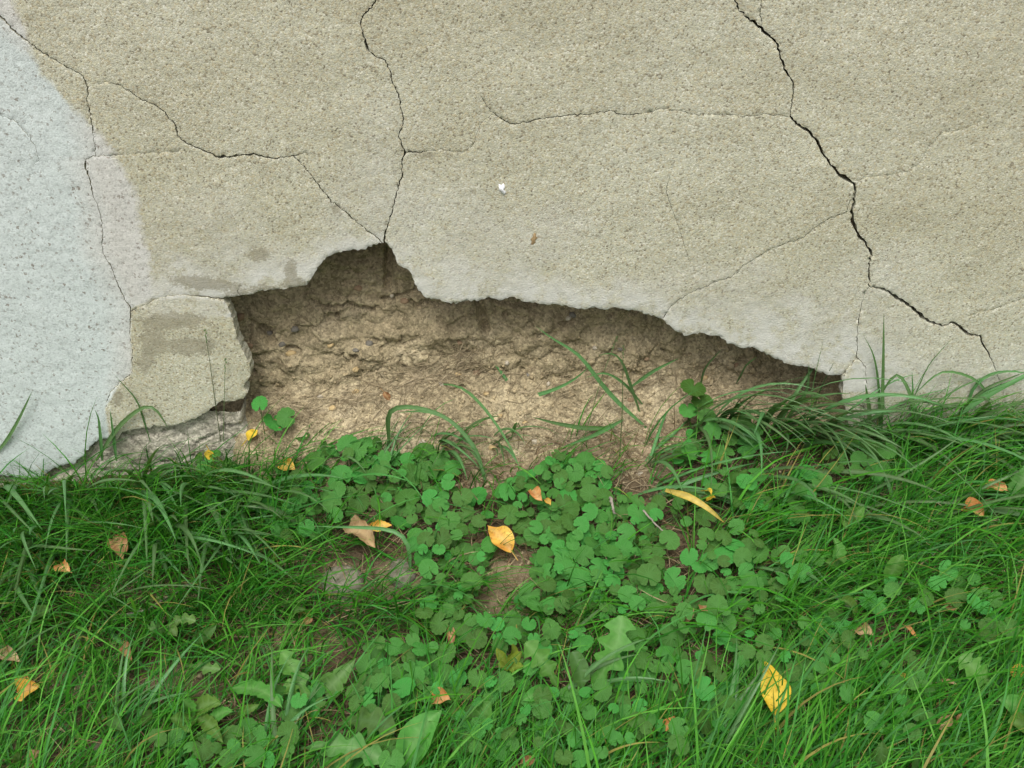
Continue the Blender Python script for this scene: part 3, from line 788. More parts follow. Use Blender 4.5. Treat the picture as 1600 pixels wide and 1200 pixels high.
def scatter_ico(name, P, size, mat, label=None):
    n = len(P)
    sc = size[:, None] * rng.uniform(.6, 1.25, (n, 3))
    ang = rng.uniform(0, 6.28, n); ca, sa = np.cos(ang), np.sin(ang)
    v = IV[None] * (1 + .18 * rng.normal(size=(n, 12, 1))) * sc[:, None, :]
    x = v[..., 0] * ca[:, None] - v[..., 1] * sa[:, None]; y = v[..., 0] * sa[:, None] + v[..., 1] * ca[:, None]
    v = np.stack([x, y, v[..., 2]], -1) + P[:, None, :]
    f = IF[None] + (np.arange(n) * 12)[:, None, None]
    o = mesh_obj(name, v.reshape(-1, 3), f.reshape(-1, 3), mat, smooth=False)
    tag(o, label, kind='stuff')
    return o
# crumbs on the slumped soil
n = 7000
cx_ = rng.uniform(JX0 + .01, JX1 - .01, n); czp = rng.beta(1.2, 2.6, n) * 0.24 - 0.035
cz_ = G0(cx_) + czp
cy_ = bank_Y(cx_, cz_)
k = (cz_ < np.interp(cx_, lipx, lipz) - .02)
P = np.stack([cx_, cy_, cz_], 1)[k]
g = G(P[:, 0], P[:, 1]); P[:, 2] = np.maximum(P[:, 2], g)
sz = np.minimum(0.0007 + rng.exponential(.0010, len(P)), .007)
scatter_ico('soil_crumbs', P, sz, M['crumb'], 'loose tan crumbs of soil at the foot of the hole')
# grit on the bare ground
n = 22000
gx = rng.uniform(-.95, .95, n); gy = rng.uniform(-.85, .0, n)
P = np.stack([gx, gy, G(gx, gy) + .001], 1); a_, b_ = project(P)
k = rng.random(n) < 1.3 * bare_mask(a_, b_) + .03
P = P[k]
scatter_ico('grit', P, np.minimum(0.0008 + rng.exponential(.001, len(P)), .005), M['crumb'], 'tan grit on the bare patches of ground')

# ------------------------------------------------------------------ ribbons: grass, straw
def blades(root, az, e0, bend, L, W, S, twist, roll, floor=None, p=1.6, rootw=.55):
    """n curved blades; returns points (n, S+1, 3) and side vectors"""
    n = len(az); pos = root.copy(); pts = [pos.copy()]; tang = []
    for s in range(S):
        t = (s + .5) / S
        e = e0 - bend * t ** 1.15; a = az + twist * t
        d = np.stack([np.cos(e) * np.cos(a), np.cos(e) * np.sin(a), np.sin(e)], 1)
        tang.append(d)
        pos = pos + d * (L / S)[:, None]
        fl = G(pos[:, 0], pos[:, 1]) + .003 + .012 * t
        pos[:, 2] = np.maximum(pos[:, 2], fl)
        pos[:, 1] = np.minimum(pos[:, 1], np.where((pos[:, 0] > JX0 + .02) & (pos[:, 0] < JX1 - .02) & (pos[:, 2] < .2), .03, -.006))
        pts.append(pos.copy())
    P = np.stack(pts, 1)
    Tn = np.gradient(P, axis=1); Tn /= np.linalg.norm(Tn, axis=2)[..., None] + 1e-9
    side = np.stack([-np.sin(az), np.cos(az), 0 * az], 1)[:, None, :] * np.ones((1, S + 1, 1))
    nrm = np.cross(side, Tn); nrm /= np.linalg.norm(nrm, axis=2)[..., None] + 1e-9
    rr = roll[:, None] * (0.4 + 0.6 * np.linspace(0, 1, S + 1)[None])
    side = side * np.cos(rr)[..., None] + nrm * np.sin(rr)[..., None]
    t = np.linspace(0, 1, S + 1)
    prof = (rootw + (1 - rootw) * sstep(0, .3, t)) * (1 - t ** p) ** .8
    prof[-1] = 0.04
    Wd = W[:, None] * prof[None]
    nrm = np.cross(side, Tn)
    return P, side, Wd, nrm

def ribbon_mesh(name, P, side, Wd, nrm, mat, cols, kind='stuff', label=None, fold=0.0):
    n, S1, _ = P.shape
    A = P + side * Wd[..., None] / 2; B = P - side * Wd[..., None] / 2
    V = np.stack([A, B], 2).reshape(n, -1, 3)
    f = []
    s = np.arange(S1 - 1) * 2
    q = np.stack([s, s + 1, s + 3, s + 2], 1)
    Fq = (q[None] + (np.arange(n) * S1 * 2)[:, None, None]).reshape(-1, 4)
    C = np.repeat(cols[:, None, :], S1 * 2, 1)
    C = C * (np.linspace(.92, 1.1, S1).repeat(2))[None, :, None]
    o = mesh_obj(name, V.reshape(-1, 3), Fq, mat, cols=C.reshape(-1, 3))
    tag(o, label, kind=kind)
    return o

def scatter(n, x0=-1.15, x1=1.15, y0=-1.0, y1=-.008):
    x = rng.uniform(x0, x1, n); y = rng.uniform(y0, y1, n)
    P = np.stack([x, y, G(x, y)], 1)
    px, py = project(P)
    return P, px, py

def grass_density(px, py):
    def blob(cx, cy, rx, ry): return np.exp(-(((px - cx) / rx) ** 2 + ((py - cy) / ry) ** 2))
    d = 0.10 + 0 * px
    d = np.maximum(d, 1.0 * sstep(560, 380, px) * sstep(690, 760, py))
    d = np.maximum(d, 1.0 * sstep(980, 1200, px) * sstep(740, 830, py))
    d = np.maximum(d, .9 * sstep(1340, 1400, px) * sstep(640, 680, py))
    d = np.maximum(d, .85 * sstep(1080, 1150, py))
    d = np.maximum(d, .9 * blob(600, 950, 350, 62))
    d = np.maximum(d, .7 * blob(1000, 1000, 260, 60))
    d = np.maximum(d, .45 * blob(640, 700, 120, 40))
    d = d * (1 - .45 * sstep(650, 480, px) * sstep(940, 1010, py)) * (1 - .5 * blob(760, 1100, 260, 70)) * (1 - .55 * blob(640, 1075, 150, 60)) * (1 - .6 * blob(870, 830, 190, 110)) * (1 - .5 * blob(870, 1080, 170, 45)) * (1 - .55 * blob(1290, 1040, 130, 70)) * (1 - .45 * blob(1080, 880, 130, 80)) * (1 - .5 * blob(980, 1060, 200, 70)) * (1 - .4 * blob(1420, 1040, 90, 40)) * (1 - .4 * blob(1540, 965, 60, 40)) * (1 - .45 * blob(330, 1110, 130, 50)) * (1 - .5 * blob(230, 1050, 100, 30))
    d = d * (1 - .97 * bare_mask(px, py))
    d = d + .05 * (py > 690)
    return d

def grass_cols(n, yellow=.03):
    base = np.array([(.032, .150, .010), (.048, .190, .014), (.022, .125, .012), (.075, .225, .030), (.046, .165, .036)])
    c = base[rng.integers(0, len(base), n)] * rng.uniform(.85, 1.5, (n, 1))
    m = rng.random(n) < yellow
    c[m] = np.array([.24, .22, .06]) * rng.uniform(.7, 1.3, (m.sum(), 1))
    return c

def lean(px, py):
    """which way the grass lies, in radians of azimuth (0 = to the right, -pi/2 = towards the camera)"""
    a = np.interp(px, [0, 300, 520, 800, 1100, 1600], [-1.35, -1.0, -.7, -.9, -.25, -.35])
    a = np.where(py > 1050, np.interp(px, [0, 400, 700, 1000, 1600], [.8, .3, .9, .7, .35]), a)
    return a

# fine lawn grass, in tufts
P, px, py = scatter(14000)
k = (rng.random(len(P)) < grass_density(px, py)) & (py > 600)
P, px, py = P[k], px[k], py[k]
tn = len(P); per = 4
root = np.repeat(P, per, 0) + np.concatenate([rng.normal(0, .007, (tn * per, 2)), np.zeros((tn * per, 1))], 1)
root[:, 1] = np.minimum(root[:, 1], -.004); root[:, 2] = G(root[:, 0], root[:, 1]) - .002
tdir = lean(px, py) + rng.normal(0, .75, tn)
az = np.repeat(tdir, per) + rng.normal(0, .45, tn * per)
n = tn * per
L = rng.uniform(.045, .125, n) * np.repeat(rng.uniform(.7, 1.3, tn), per)
# the lawn's edge at the far left and right stays longer
long_ = np.repeat(np.where((px < 430) & (py < 950), 1.3, 1.0), per)
L = L * long_
e0 = np.clip(rng.normal(1.0, .28, n), .25, 1.5)
bend = rng.uniform(.3, 1.5, n)
W = rng.uniform(.0015, .0035, n)
Pn, sd, Wd, nm = blades(root, az, e0, bend, L, W, 5, rng.normal(0, .35, n), rng.normal(0, .5, n))
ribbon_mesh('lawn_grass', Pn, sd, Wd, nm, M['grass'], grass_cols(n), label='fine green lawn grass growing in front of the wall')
print('fine blades', n)

# long flowing fine blades
P, px, py = scatter(4200)
k = (rng.random(len(P)) < grass_density(px, py) * .8) & (py > 640)
P, px, py = P[k], px[k], py[k]; n = len(P)
az = lean(px, py) + rng.normal(0, .5, n)
Pn, sd, Wd, nm = blades(P, az, np.clip(rng.normal(.95, .25, n), .3, 1.45), rng.uniform(.6, 1.7, n), rng.uniform(.11, .22, n), rng.uniform(.0022, .0048, n), 8, rng.normal(0, .4, n), rng.normal(0, .6, n))
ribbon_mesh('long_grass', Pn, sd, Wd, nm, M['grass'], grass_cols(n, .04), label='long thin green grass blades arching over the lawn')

# fine wisps standing before the footing and the wall's foot
wx = np.concatenate([rng.uniform(-1.0, -.40, 520), rng.uniform(.50, 1.0, 420), rng.uniform(-.4, .5, 130)])
wy = -np.abs(rng.normal(.03, .025, len(wx))) - .008
Pw = np.stack([wx, wy, G(wx, wy)], 1); n = len(Pw)
Pn, sd, Wd, nm = blades(Pw, rng.uniform(-PI, 0, n), np.clip(rng.normal(1.2, .25, n), .5, 1.5), rng.uniform(.3, 1.8, n), rng.uniform(.04, .12, n), rng.uniform(.0010, .0022, n), 7, rng.normal(0, .5, n), rng.normal(0, .5, n))
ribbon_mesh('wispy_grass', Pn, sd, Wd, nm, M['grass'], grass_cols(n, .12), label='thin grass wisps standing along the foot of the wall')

# dead thatch and straw
P, px, py = scatter(34000)
k = rng.random(len(P)) < (.42 + .1 * bare_mask(px, py)) * sstep(640, 690, py)
P = P[k]; n = len(P); P[:, 2] += rng.uniform(.001, .014, n)
sc_cols = np.array([(.20, .15, .085), (.30, .235, .14), (.15, .10, .055), (.11, .075, .04)])
Pn, sd, Wd, nm = blades(P, rng.uniform(0, 6.28, n), rng.normal(.15, .2, n), rng.uniform(0, .6, n), rng.uniform(.02, .075, n), rng.uniform(.0007, .0018, n), 4, rng.normal(0, .7, n), rng.normal(0, .6, n), p=4)
ribbon_mesh('dry_thatch', Pn, sd, Wd, nm, M['straw'], sc_cols[rng.integers(0, 4, n)] * rng.uniform(.7, 1.2, (n, 1)), label='dry straw coloured thatch between the green blades')
# fine dead roots and straw hanging on the slumped soil
def bank_straw(spots, name, label):
    allP, allS, allW, allN, allC = [], [], [], [], []
    for (px, py, rx, ry, n, ang, spread) in spots:
        for _ in range(int(n * .65)):
            qx = random.gauss(px, rx); qy = random.gauss(py, ry)
            a = ang + random.gauss(0, spread); Lp = random.uniform(18, 62); cv = random.gauss(0, .5)
            pts_ = []
            for s in range(6):
                t = s / 5 - .5; aa = a + cv * t
                u, v_ = qx + math.cos(aa) * Lp * t, qy - math.sin(aa) * Lp * t
                pts_.append((u, v_))
            if any(u < 372 or u > 1312 or v_ < 505 for u, v_ in pts_): continue
            c3 = np.array([on_site(u, v_) for u, v_ in (pts_[0], pts_[2], pts_[3], pts_[5])])
            if np.abs(np.diff(c3, axis=0)).max() > .06: continue
            tt = np.linspace(0, 1, 6); ref = np.array([0, .4, .6, 1.])
            c6 = np.stack([np.interp(tt, ref, c3[:, i]) for i in range(3)], 1)
            c6 += np.array([0, -.6, .8]) * (.002 + .004 * random.random() + .004 * np.sin(tt * 3.14)[:, None] * random.random())
            T_ = np.gradient(c6, axis=0); T_ /= np.linalg.norm(T_, axis=1)[:, None] + 1e-9
            s_ = np.cross(T_, np.array([0, -.6, .8])); s_ /= np.linalg.norm(s_, axis=1)[:, None] + 1e-9
            allP.append(c6); allS.append(s_); allW.append(np.full(6, random.uniform(.0005, .0012))); allN.append(s_)
            allC.append(np.array(random.choice([(.24, .195, .12), (.30, .245, .16), (.165, .13, .08), (.20, .16, .10)])) * random.uniform(.8, 1.2))
    ribbon_mesh(name, np.array(allP), np.array(allS), np.array(allW), np.array(allN), M['straw'], np.array(allC), label=label)
bank_straw([(690, 585, 55, 14, 170, .35, .5), (620, 620, 50, 18, 130, .3, .6), (440, 660, 36, 26, 150, .2, .9), (500, 630, 60, 18, 110, .2, .6), (740, 560, 20, 10, 60, .5, .8),
            (660, 660, 60, 20, 120, .2, .9), (820, 680, 70, 22, 130, -.1, .9), (960, 690, 50, 24, 150, .1, .8), (1000, 735, 40, 18, 90, 0, .8), (1240, 625, 55, 16, 130, -.25, .5), (1130, 610, 60, 14, 70, 0, .7), (1010, 600, 50, 14, 60, .2, .7), (880, 620, 60, 20, 60, .2, .7)],
           'dead_straw', 'dry grey brown straw and roots lying on the slumped soil')

# ------------------------------------------------------------------ broad grass: tufts with single blades
def blade_strip(C, W, side):
    """one folded blade: three rows of points, vein along the fold"""
    S1 = len(C)
    T_ = np.gradient(C, axis=0); T_ /= np.linalg.norm(T_, axis=1)[:, None] + 1e-9
    nn = np.cross(side, T_); nn /= np.linalg.norm(nn, axis=1)[:, None] + 1e-9
    Aa = C + side * W[:, None] / 2 + nn * W[:, None] * .12; Bb = C - side * W[:, None] / 2 + nn * W[:, None] * .12
    V = np.stack([Aa, C, Bb], 1).reshape(-1, 3)
    f = []
    for s in range(S1 - 1):
        a = s * 3
        f += [(a, a + 1, a + 4, a + 3), (a + 1, a + 2, a + 5, a + 4)]
    vein = np.tile([0., 1., 0.], S1)
    return V, np.array(f), vein

def tuft(px, py, n, az, spread, L, W, label, e=(.75, 1.3), bend=(.7, 1.8)):
    base = at_ground(px, py, 0.0); base[1] = min(base[1], -.012)
    n = int(n * 1.3 + .5)
    o = empty('grass_tuft', base)
    tag(o, label, 'grass tuft', 'broad bladed grass tufts')
    rt = np.tile(base, (n, 1)) + np.concatenate([rng.normal(0, .012, (n, 2)), np.zeros((n, 1))], 1)
    rt[:, 1] = np.minimum(rt[:, 1], -.008); rt[:, 2] = G(rt[:, 0], rt[:, 1]) - .003
    P, sd, Wd, _ = blades(rt, az + rng.normal(0, spread, n), rng.uniform(*e, n), rng.uniform(*bend, n), rng.uniform(.6, 1.25, n) * L * 1.02, rng.uniform(.65, 1.2, n) * W * 1.15, 9, rng.normal(0, .35, n), rng.normal(0, .5, n), p=2.2)
    for i in range(n):
        V, f, ve = blade_strip(P[i], Wd[i], sd[i])
        mesh_obj('blade', V, f, M['blade'], o, origin=base, attrs={'vein': ve})
    return o

tuft(15, 765, 11, -1.05, .25, .26, .0085, 'broad bladed grass tuft under the painted wall at the far left', (.6, 1.1), (.5, 1.2))
tuft(100, 780, 9, -1.05, .28, .25, .0075, 'grass tuft of broad blades drooping beside the painted wall edge', (.6, 1.1), (.5, 1.2))
tuft(60, 850, 9, -1.1, .25, .24, .0080, 'broad grass tuft right of the pale left edge tuft, above the rusty leaf', (.6, 1.1), (.4, 1.1))
tuft(250, 835, 9, -.95, .28, .22, .0080, 'broad grass tuft just right of the brown oval leaf', (.6, 1.1), (.4, 1.2))
tuft(345, 840, 9, -.9, .28, .22, .0075, 'broad grass tuft between the brown oval leaf and the round grey stone', (.55, 1.05), (.4, 1.2))
tuft(150, 960, 7, -1.1, .3, .19, .0075, 'broad grass tuft left of the bare grey twig', (.55, 1.05), (.4, 1.2))
tuft(1290, 800, 8, -.7, .3, .20, .0075, 'broad grass tuft in the lawn left of the crumpled orange leaf', (.45, .95), (.4, 1.2))
tuft(1440, 800, 8, -.6, .3, .20, .0070, 'broad grass tuft just left of the crumpled orange leaf', (.45, .95), (.4, 1.2))
tuft(1110, 620, 8, -1.0, .5, .16, .0060, 'upright broad grass tuft before the soil next to the three large ivy leaves', (.9, 1.45), (.6, 1.8))
tuft(1215, 640, 9, -1.1, .5, .18, .0065, 'upright broad grass tuft in the mouth of the hole near its dark corner', (.9, 1.45), (.7, 1.9))
tuft(1290, 650, 8, -1.0, .5, .17, .0065, 'upright broad grass tuft left against the narrow pillar of render', (.9, 1.45), (.7, 1.9))
tuft(1400, 650, 8, -1.0, .6, .18, .0060, 'upright broad grass tuft at the wall under the diagonal crack', (.9, 1.45), (.7, 1.9))
tuft(1500, 650, 8, -1.1, .6, .18, .0060, 'upright broad grass tuft at the wall near the looping thin blades', (.9, 1.45), (.7, 1.9))
tuft(215, 690, 7, -.6, .8, .15, .0070, 'broad grass tuft standing against the grey footing')
tuft(225, 765, 11, -.95, .28, .25, .0085, 'wide bladed grass tuft between the footing and the brown oval leaf', (.6, 1.15), (.5, 1.3))
tuft(310, 770, 12, -.9, .28, .24, .0080, 'broad grass tuft left of the ivy, blades lying to the lower right', (.55, 1.1), (.5, 1.2))
tuft(20, 880, 8, -1.2, .25, .22, .0085, 'pale broad grass tuft at the left frame edge near the rusty leaf', (.5, 1.), (.4, 1.1))
tuft(375, 790, 9, -.8, .35, .20, .0075, 'short broad grass tuft below the small yellow leaves', (.55, 1.1), (.5, 1.3))
tuft(590, 760, 8, 1.1, .9, .14, .0050, 'slim upright grass tuft in front of the straw covered soil')
tuft(700, 680, 9, -.95, .4, .16, .0065, 'broad grass tuft rooted on the bare soil above the ivy')
tuft(770, 690, 6, -1.0, .4, .13, .0060, 'small broad grass tuft on the soil right of centre')
tuft(1010, 730, 7, .2, .7, .14, .0060, 'broad grass tuft at the right end of the bare soil')
tuft(1075, 660, 9, -.9, .3, .20, .0070, 'broad grass tuft growing from the right half of the hole', (.8, 1.4), (.7, 1.9))
tuft(1130, 660, 11, -.95, .3, .23, .0080, 'broad grass tuft below the sloping broken edge', (.8, 1.4), (.7, 1.9))
tuft(1190, 670, 12, -.9, .3, .25, .0085, 'thick broad grass tuft in front of the dark corner of the hole', (.8, 1.4), (.7, 1.9))
tuft(1250, 690, 12, -.95, .3, .25, .0085, 'broad grass tuft below the narrow pillar of render', (.8, 1.4), (.7, 1.9))
tuft(1330, 680, 9, -.8, .4, .24, .0075, 'broad grass tuft at the wall foot just right of the pillar', (.5, 1.1), (.6, 1.5))
tuft(1400, 690, 9, -.75, .35, .25, .0080, 'grey green broad grass tuft under the wide diagonal crack', (.5, 1.1), (.6, 1.5))
tuft(1470, 680, 10, -.75, .35, .25, .0080, 'broad grass tuft against the right part of the wall', (.5, 1.1), (.6, 1.5))
tuft(1550, 690, 10, -.85, .35, .24, .0085, 'broad grass tuft at the right frame edge above the orange leaf', (.5, 1.1), (.6, 1.5))
tuft(1010, 770, 10, -.35, .22, .22, .0065, 'broad grass tuft lying right around the yellow blade', (.4, .8), (.4, 1.0))
tuft(1205, 890, 5, -1.0, .4, .13, .0085, 'pale flattened grass tuft beside the right hand ivy')
tuft(1190, 760, 10, -.6, .3, .24, .0075, 'broad grass tuft swept flat toward the rust leaf', (.4, .9), (.4, 1.1))
tuft(880, 1090, 6, .1, .5, .15, .0055, 'broad grass tuft by the dark spoon shaped leaf')
tuft(180, 1140, 6, .8, .5, .14, .0055, 'broad grass tuft left of the bright toothed weed')
tuft(1130, 1190, 6, 1.2, .4, .15, .0050, 'upright grass tuft at the bottom, left of the bright yellow leaf')
tuft(430, 1190, 6, .9, .6, .14, .0055, 'broad grass tuft at the bottom edge below the arrow leaf')
tuft(520, 700, 7, -.8, .8, .12, .0050, 'narrow grass tuft above the ivy near the left slab')

# blades that stand out against the soil and the wall, each from its own root
def traced(name_lab, pts, W, mat='blade', Y0=None, Yt=None, parent=None):
    """pts: places along the blade from root to tip; Y runs from Y0 to Yt"""
    q = np.array(pts, float)
    s = np.concatenate([[0], np.cumsum(np.hypot(*np.diff(q, axis=0).T))]); s /= s[-1]
    tt = np.linspace(0, 1, 13)
    # smooth resample
    u = np.interp(tt, s, q[:, 0]); v = np.interp(tt, s, q[:, 1])
    for _ in range(2):
        u[1:-1] = .25 * u[:-2] + .5 * u[1:-1] + .25 * u[2:]; v[1:-1] = .25 * v[:-2] + .5 * v[1:-1] + .25 * v[2:]
    root = on_site(*pts[0]); y0 = root[1] if Y0 is None else Y0
    yy = y0 + (Yt - y0) * tt
    C = np.array([at_Y(a, b, c) for a, b, c in zip(u, v, yy)])
    if mat == 'yblade': C = np.array([at_ground(a, b, .012 + .075 * math.sin(PI * (.25 + .6 * k))) for a, b, k in zip(u, v, tt)])
    T_ = np.gradient(C, axis=0); T_ /= np.linalg.norm(T_, axis=1)[:, None]
    view = np.array([.1, -.75, .65]); view /= np.linalg.norm(view)
    side = np.cross(T_, view); side /= np.linalg.norm(side, axis=1)[:, None] + 1e-9
    prof = (.5 + .5 * sstep(0, .3, tt)) * (1 - tt ** 2.4) ** .8; prof[-1] = .05
    return C, side, W * prof

def traced_group(label, items, mat='blade', cat='grass tuft', name='grass_tuft', group='single grass blades by the hole'):
    base = on_site(*items[0][0][0])
    o = empty(name, base); tag(o, label, cat, group)
    for pts, W, Yt in items:
        C, sd, Wd = traced('', pts, W, mat, Yt=Yt)
        V, f, ve = blade_strip(C, Wd, sd)
        mesh_obj('blade', V, f, M[mat], o, origin=base, attrs={'vein': ve})
    return o
traced_group('dark grass blades crossing the pale soil at the centre of the hole', [
    ([(1010, 668), (960, 625), (925, 582), (905, 550), (880, 540), (850, 522), (838, 510)], .0075, .01),
    ([(775, 570), (790, 590), (805, 618), (825, 622), (870, 608), (905, 590), (921, 572)], .0075, .0),
    ([(1000, 645), (985, 602), (972, 562), (955, 548), (935, 556)], .0055, -.02),
    ([(1004, 632), (975, 598), (945, 580), (915, 590)], .0050, -.03),
    ([(985, 605), (1020, 580), (1060, 560)], .0060, .01)])
traced_group('flat pale green blade lying across the soil, pointing left', [
    ([(960, 668), (915, 670), (870, 662), (832, 652)], .0080, -.06), ([(975, 655), (930, 680), (880, 698)], .0070, -.12)])
traced_group('long grass blades arching right from the dirt below the hole', [
    ([(608, 700), (606, 660), (604, 638), (640, 634), (690, 645), (720, 668)], .0080, -.12),
    ([(760, 760), (745, 700), (700, 650), (660, 640), (620, 645)], .0075, -.03),
    ([(690, 600), (720, 600), (760, 640), (800, 700), (815, 740)], .0050, -.17)])
traced_group('single bent blade in front of the painted wall, far left', [([(-10, 712), (10, 690), (30, 655), (50, 612)], .0065, -.012)], )
traced_group('blade folded over like a hairpin before the brownish slab', [
    ([(150, 720), (185, 665), (215, 640), (236, 628), (250, 645), (262, 668)], .0080, -.02),
    ([(160, 720), (157, 680), (154, 650), (148, 640)], .0060, -.012),
    ([(182, 720), (176, 670), (172, 640)], .0055, -.012),
    ([(235, 690), (215, 625), (180, 587)], .0030, -.012)])
traced_group('upright pointed blades in front of the narrow pillar of render', [
    ([(1376, 690), (1378, 640), (1380, 560), (1381, 490)], .0065, -.014),
    ([(1374, 670), (1373, 600), (1365, 550), (1350, 526)], .0050, -.012),
    ([(1358, 680), (1358, 640), (1352, 600)], .0090, -.015),
    ([(1440, 690), (1425, 620), (1403, 576), (1385, 600), (1370, 630)], .0070, -.012),
    ([(1426, 660), (1426, 610), (1425, 580)], .0045, -.012)])
traced_group('thin blades looping before the wall at the right frame edge', [
    ([(1510, 660), (1515, 610), (1540, 585), (1580, 578), (1612, 585)], .0060, -.012),
    ([(1549, 655), (1545, 610), (1520, 588), (1470, 576), (1425, 620)], .0050, -.014),
    ([(1500, 640), (1540, 606), (1600, 582)], .0050, -.012),
    ([(1420, 640), (1450, 570), (1488, 528)], .0020, -.012)])
traced_group('lone broad pale blade slanting down across the right hand grass', [([(1475, 676), (1490, 712), (1510, 752), (1532, 790)], .0140, -.17)])
traced_group('yellow dying grass blade right of the ivy', [([(1040, 766), (1075, 775), (1105, 793), (1132, 817)], .0105, -.20)], mat='yblade', group='yellowing blades')
traced_group('grass blades rising before the sloping broken edge', [
    ([(1090, 622), (1100, 575), (1128, 545)], .004, -.005), ([(1150, 600), (1165, 570), (1182, 558)], .005, -.01),
    ([(1225, 660), (1262, 610), (1264, 570)], .008, -.004), ([(1270, 640), (1285, 600), (1303, 566)], .003, -.01),
    ([(1262, 690), (1270, 600), (1287, 530)], .0018, -.012)])
traced_group('bent blue green blade over the tan fallen leaf', [([(640, 905), (642, 860), (635, 835), (610, 826), (560, 824), (490, 822)], .0065, -.22)])
traced_group('grey green blade curving over the left ivy', [([(480, 835), (450, 805), (420, 792), (370, 790)], .0085, -.16)])
# seed stalks
def stalk(label, pts, Yt, W=.0018):
    q = np.array(pts, float); tt = np.linspace(0, 1, 10); s = np.linspace(0, 1, len(q))
    u = np.interp(tt, s, q[:, 0]); v = np.interp(tt, s, q[:, 1]); root = on_site(*pts[0]); yy = root[1] + (Yt - root[1]) * tt
    C = np.array([at_Y(a, b, c) for a, b, c in zip(u, v, yy)])
    base = C[0].copy(); o = empty('seed_stalk', base); tag(o, label, 'grass stalk', 'thin grass seed stalks')
    V, f = tube(C, W / 2 * np.linspace(1, .55, 10)); mesh_obj('stem', V, f, M['stem'], o, origin=base)
    # small seed grains along the top
    vs, fs, k = [], [], 0
    for t in np.linspace(.86, 1, 9):
        c = np.array([np.interp(t, tt, C[:, i]) for i in range(3)]) + np.random.default_rng(int(t * 1e4)).normal(0, .0012, 3)
        vs.append(IV * np.array([.0009, .0009, .0022]) + c); fs.append(IF + k); k += 12
    mesh_obj('seed_head', np.concatenate(vs), np.concatenate(fs), M['stem'], o, origin=base)
def tube(C, rad, k=5):
    n = len(C); T_ = np.gradient(C, axis=0); T_ /= np.linalg.norm(T_, axis=1)[:, None] + 1e-9
    ref = np.array([.3, .2, .93]) if abs(T_[0] @ np.array([.3, .2, .93])) < .9 else np.array([1., 0, 0])
    a = np.cross(T_, ref); a /= np.linalg.norm(a, axis=1)[:, None] + 1e-9; b = np.cross(T_, a)
    ang = np.arange(k) / k * 2 * PI
    V = C[:, None] + (a[:, None] * np.cos(ang)[None, :, None] + b[:, None] * np.sin(ang)[None, :, None]) * np.asarray(rad)[:, None, None]
    f = []
    for i in range(n - 1):
        for j in range(k):
            f.append((i * k + j, i * k + (j + 1) % k, (i + 1) * k + (j + 1) % k, (i + 1) * k + j))
    return V.reshape(-1, 3), np.array(f)
stalk('thin dark seed stalk rising straight before the pale soil', [(968, 720), (972, 650), (973, 590), (974, 540)], -.02)
stalk('thin leaning seed stalk just left of the straight one', [(905, 710), (920, 660), (940, 590), (965, 525)], .0)
stalk('slim seed stalk crossing the lower lip of the hole', [(955, 800), (962, 770), (975, 730), (972, 735)], -.12)
stalk('pale thin stalk in front of the brownish slab', [(345, 690), (335, 620), (327, 560), (320, 515)], -.012, .0013)
stalk('second thin stalk before the brownish slab, upright and shorter', [(349, 690), (350, 640), (352, 560)], -.012, .0013)

# ------------------------------------------------------------------ ground ivy
def ivy_mesh(seed):
    r = random.Random(seed); n = 66
    lobes = r.choice([10, 11, 12, 13]); notch = r.uniform(.35, .7)
    ring, mid, ve_o, ve_m = [], [], [], []
    cup = r.uniform(-.12, .16); wav = r.uniform(.01, .04); ph = r.uniform(0, 6)
    for i in range(n):
        th = 2 * PI * i / n
        d = abs(((th + PI) % (2 * PI)) - PI)       # petiole notch at th = 0
        rr = .93 + .11 * abs(math.cos(th * lobes / 2)) ** .7
        rr *= 1.0 - .82 * math.exp(-(d / (.10 * (1 + notch))) ** 2)
        rr *= 1 + .05 * math.sin(th * 2 + ph) + r.uniform(-.015, .015)
        z = cup * rr * rr + wav * math.sin(3 * th + ph) * rr - .05 * math.cos(th * lobes) * .3
        ring.append((math.cos(th) * rr, math.sin(th) * rr, z))
        vv = max(0, math.cos(th * lobes)) ** 4
        ve_o.append(vv * .35)
        m = .55
        mid.append((math.cos(th) * rr * m, math.sin(th) * rr * m, cup * rr * rr * m * m + wav * math.sin(3 * th + ph) * rr * m - .018 * vv * .0))
        ve_m.append(vv)
    V = ring + mid + [(0.0, 0, -.03)]
    f = []
    for i in range(n):
        j = (i + 1) % n
        f += [(i, j, n + j), (i, n + j, n + i), (n + i, n + j, 2 * n)]
    me = bpy.data.meshes.new('leaf')
    me.from_pydata(V, [], f)
    me.polygons.foreach_set('use_smooth', np.ones(len(f), bool))
    a = me.attributes.new('vein', 'FLOAT', 'POINT'); a.data.foreach_set('value', np.array(ve_o + ve_m + [1.0], np.float32))
    me.materials.append(M['ivy'])
    return me
IVY = [ivy_mesh(900 + i) for i in range(12)]

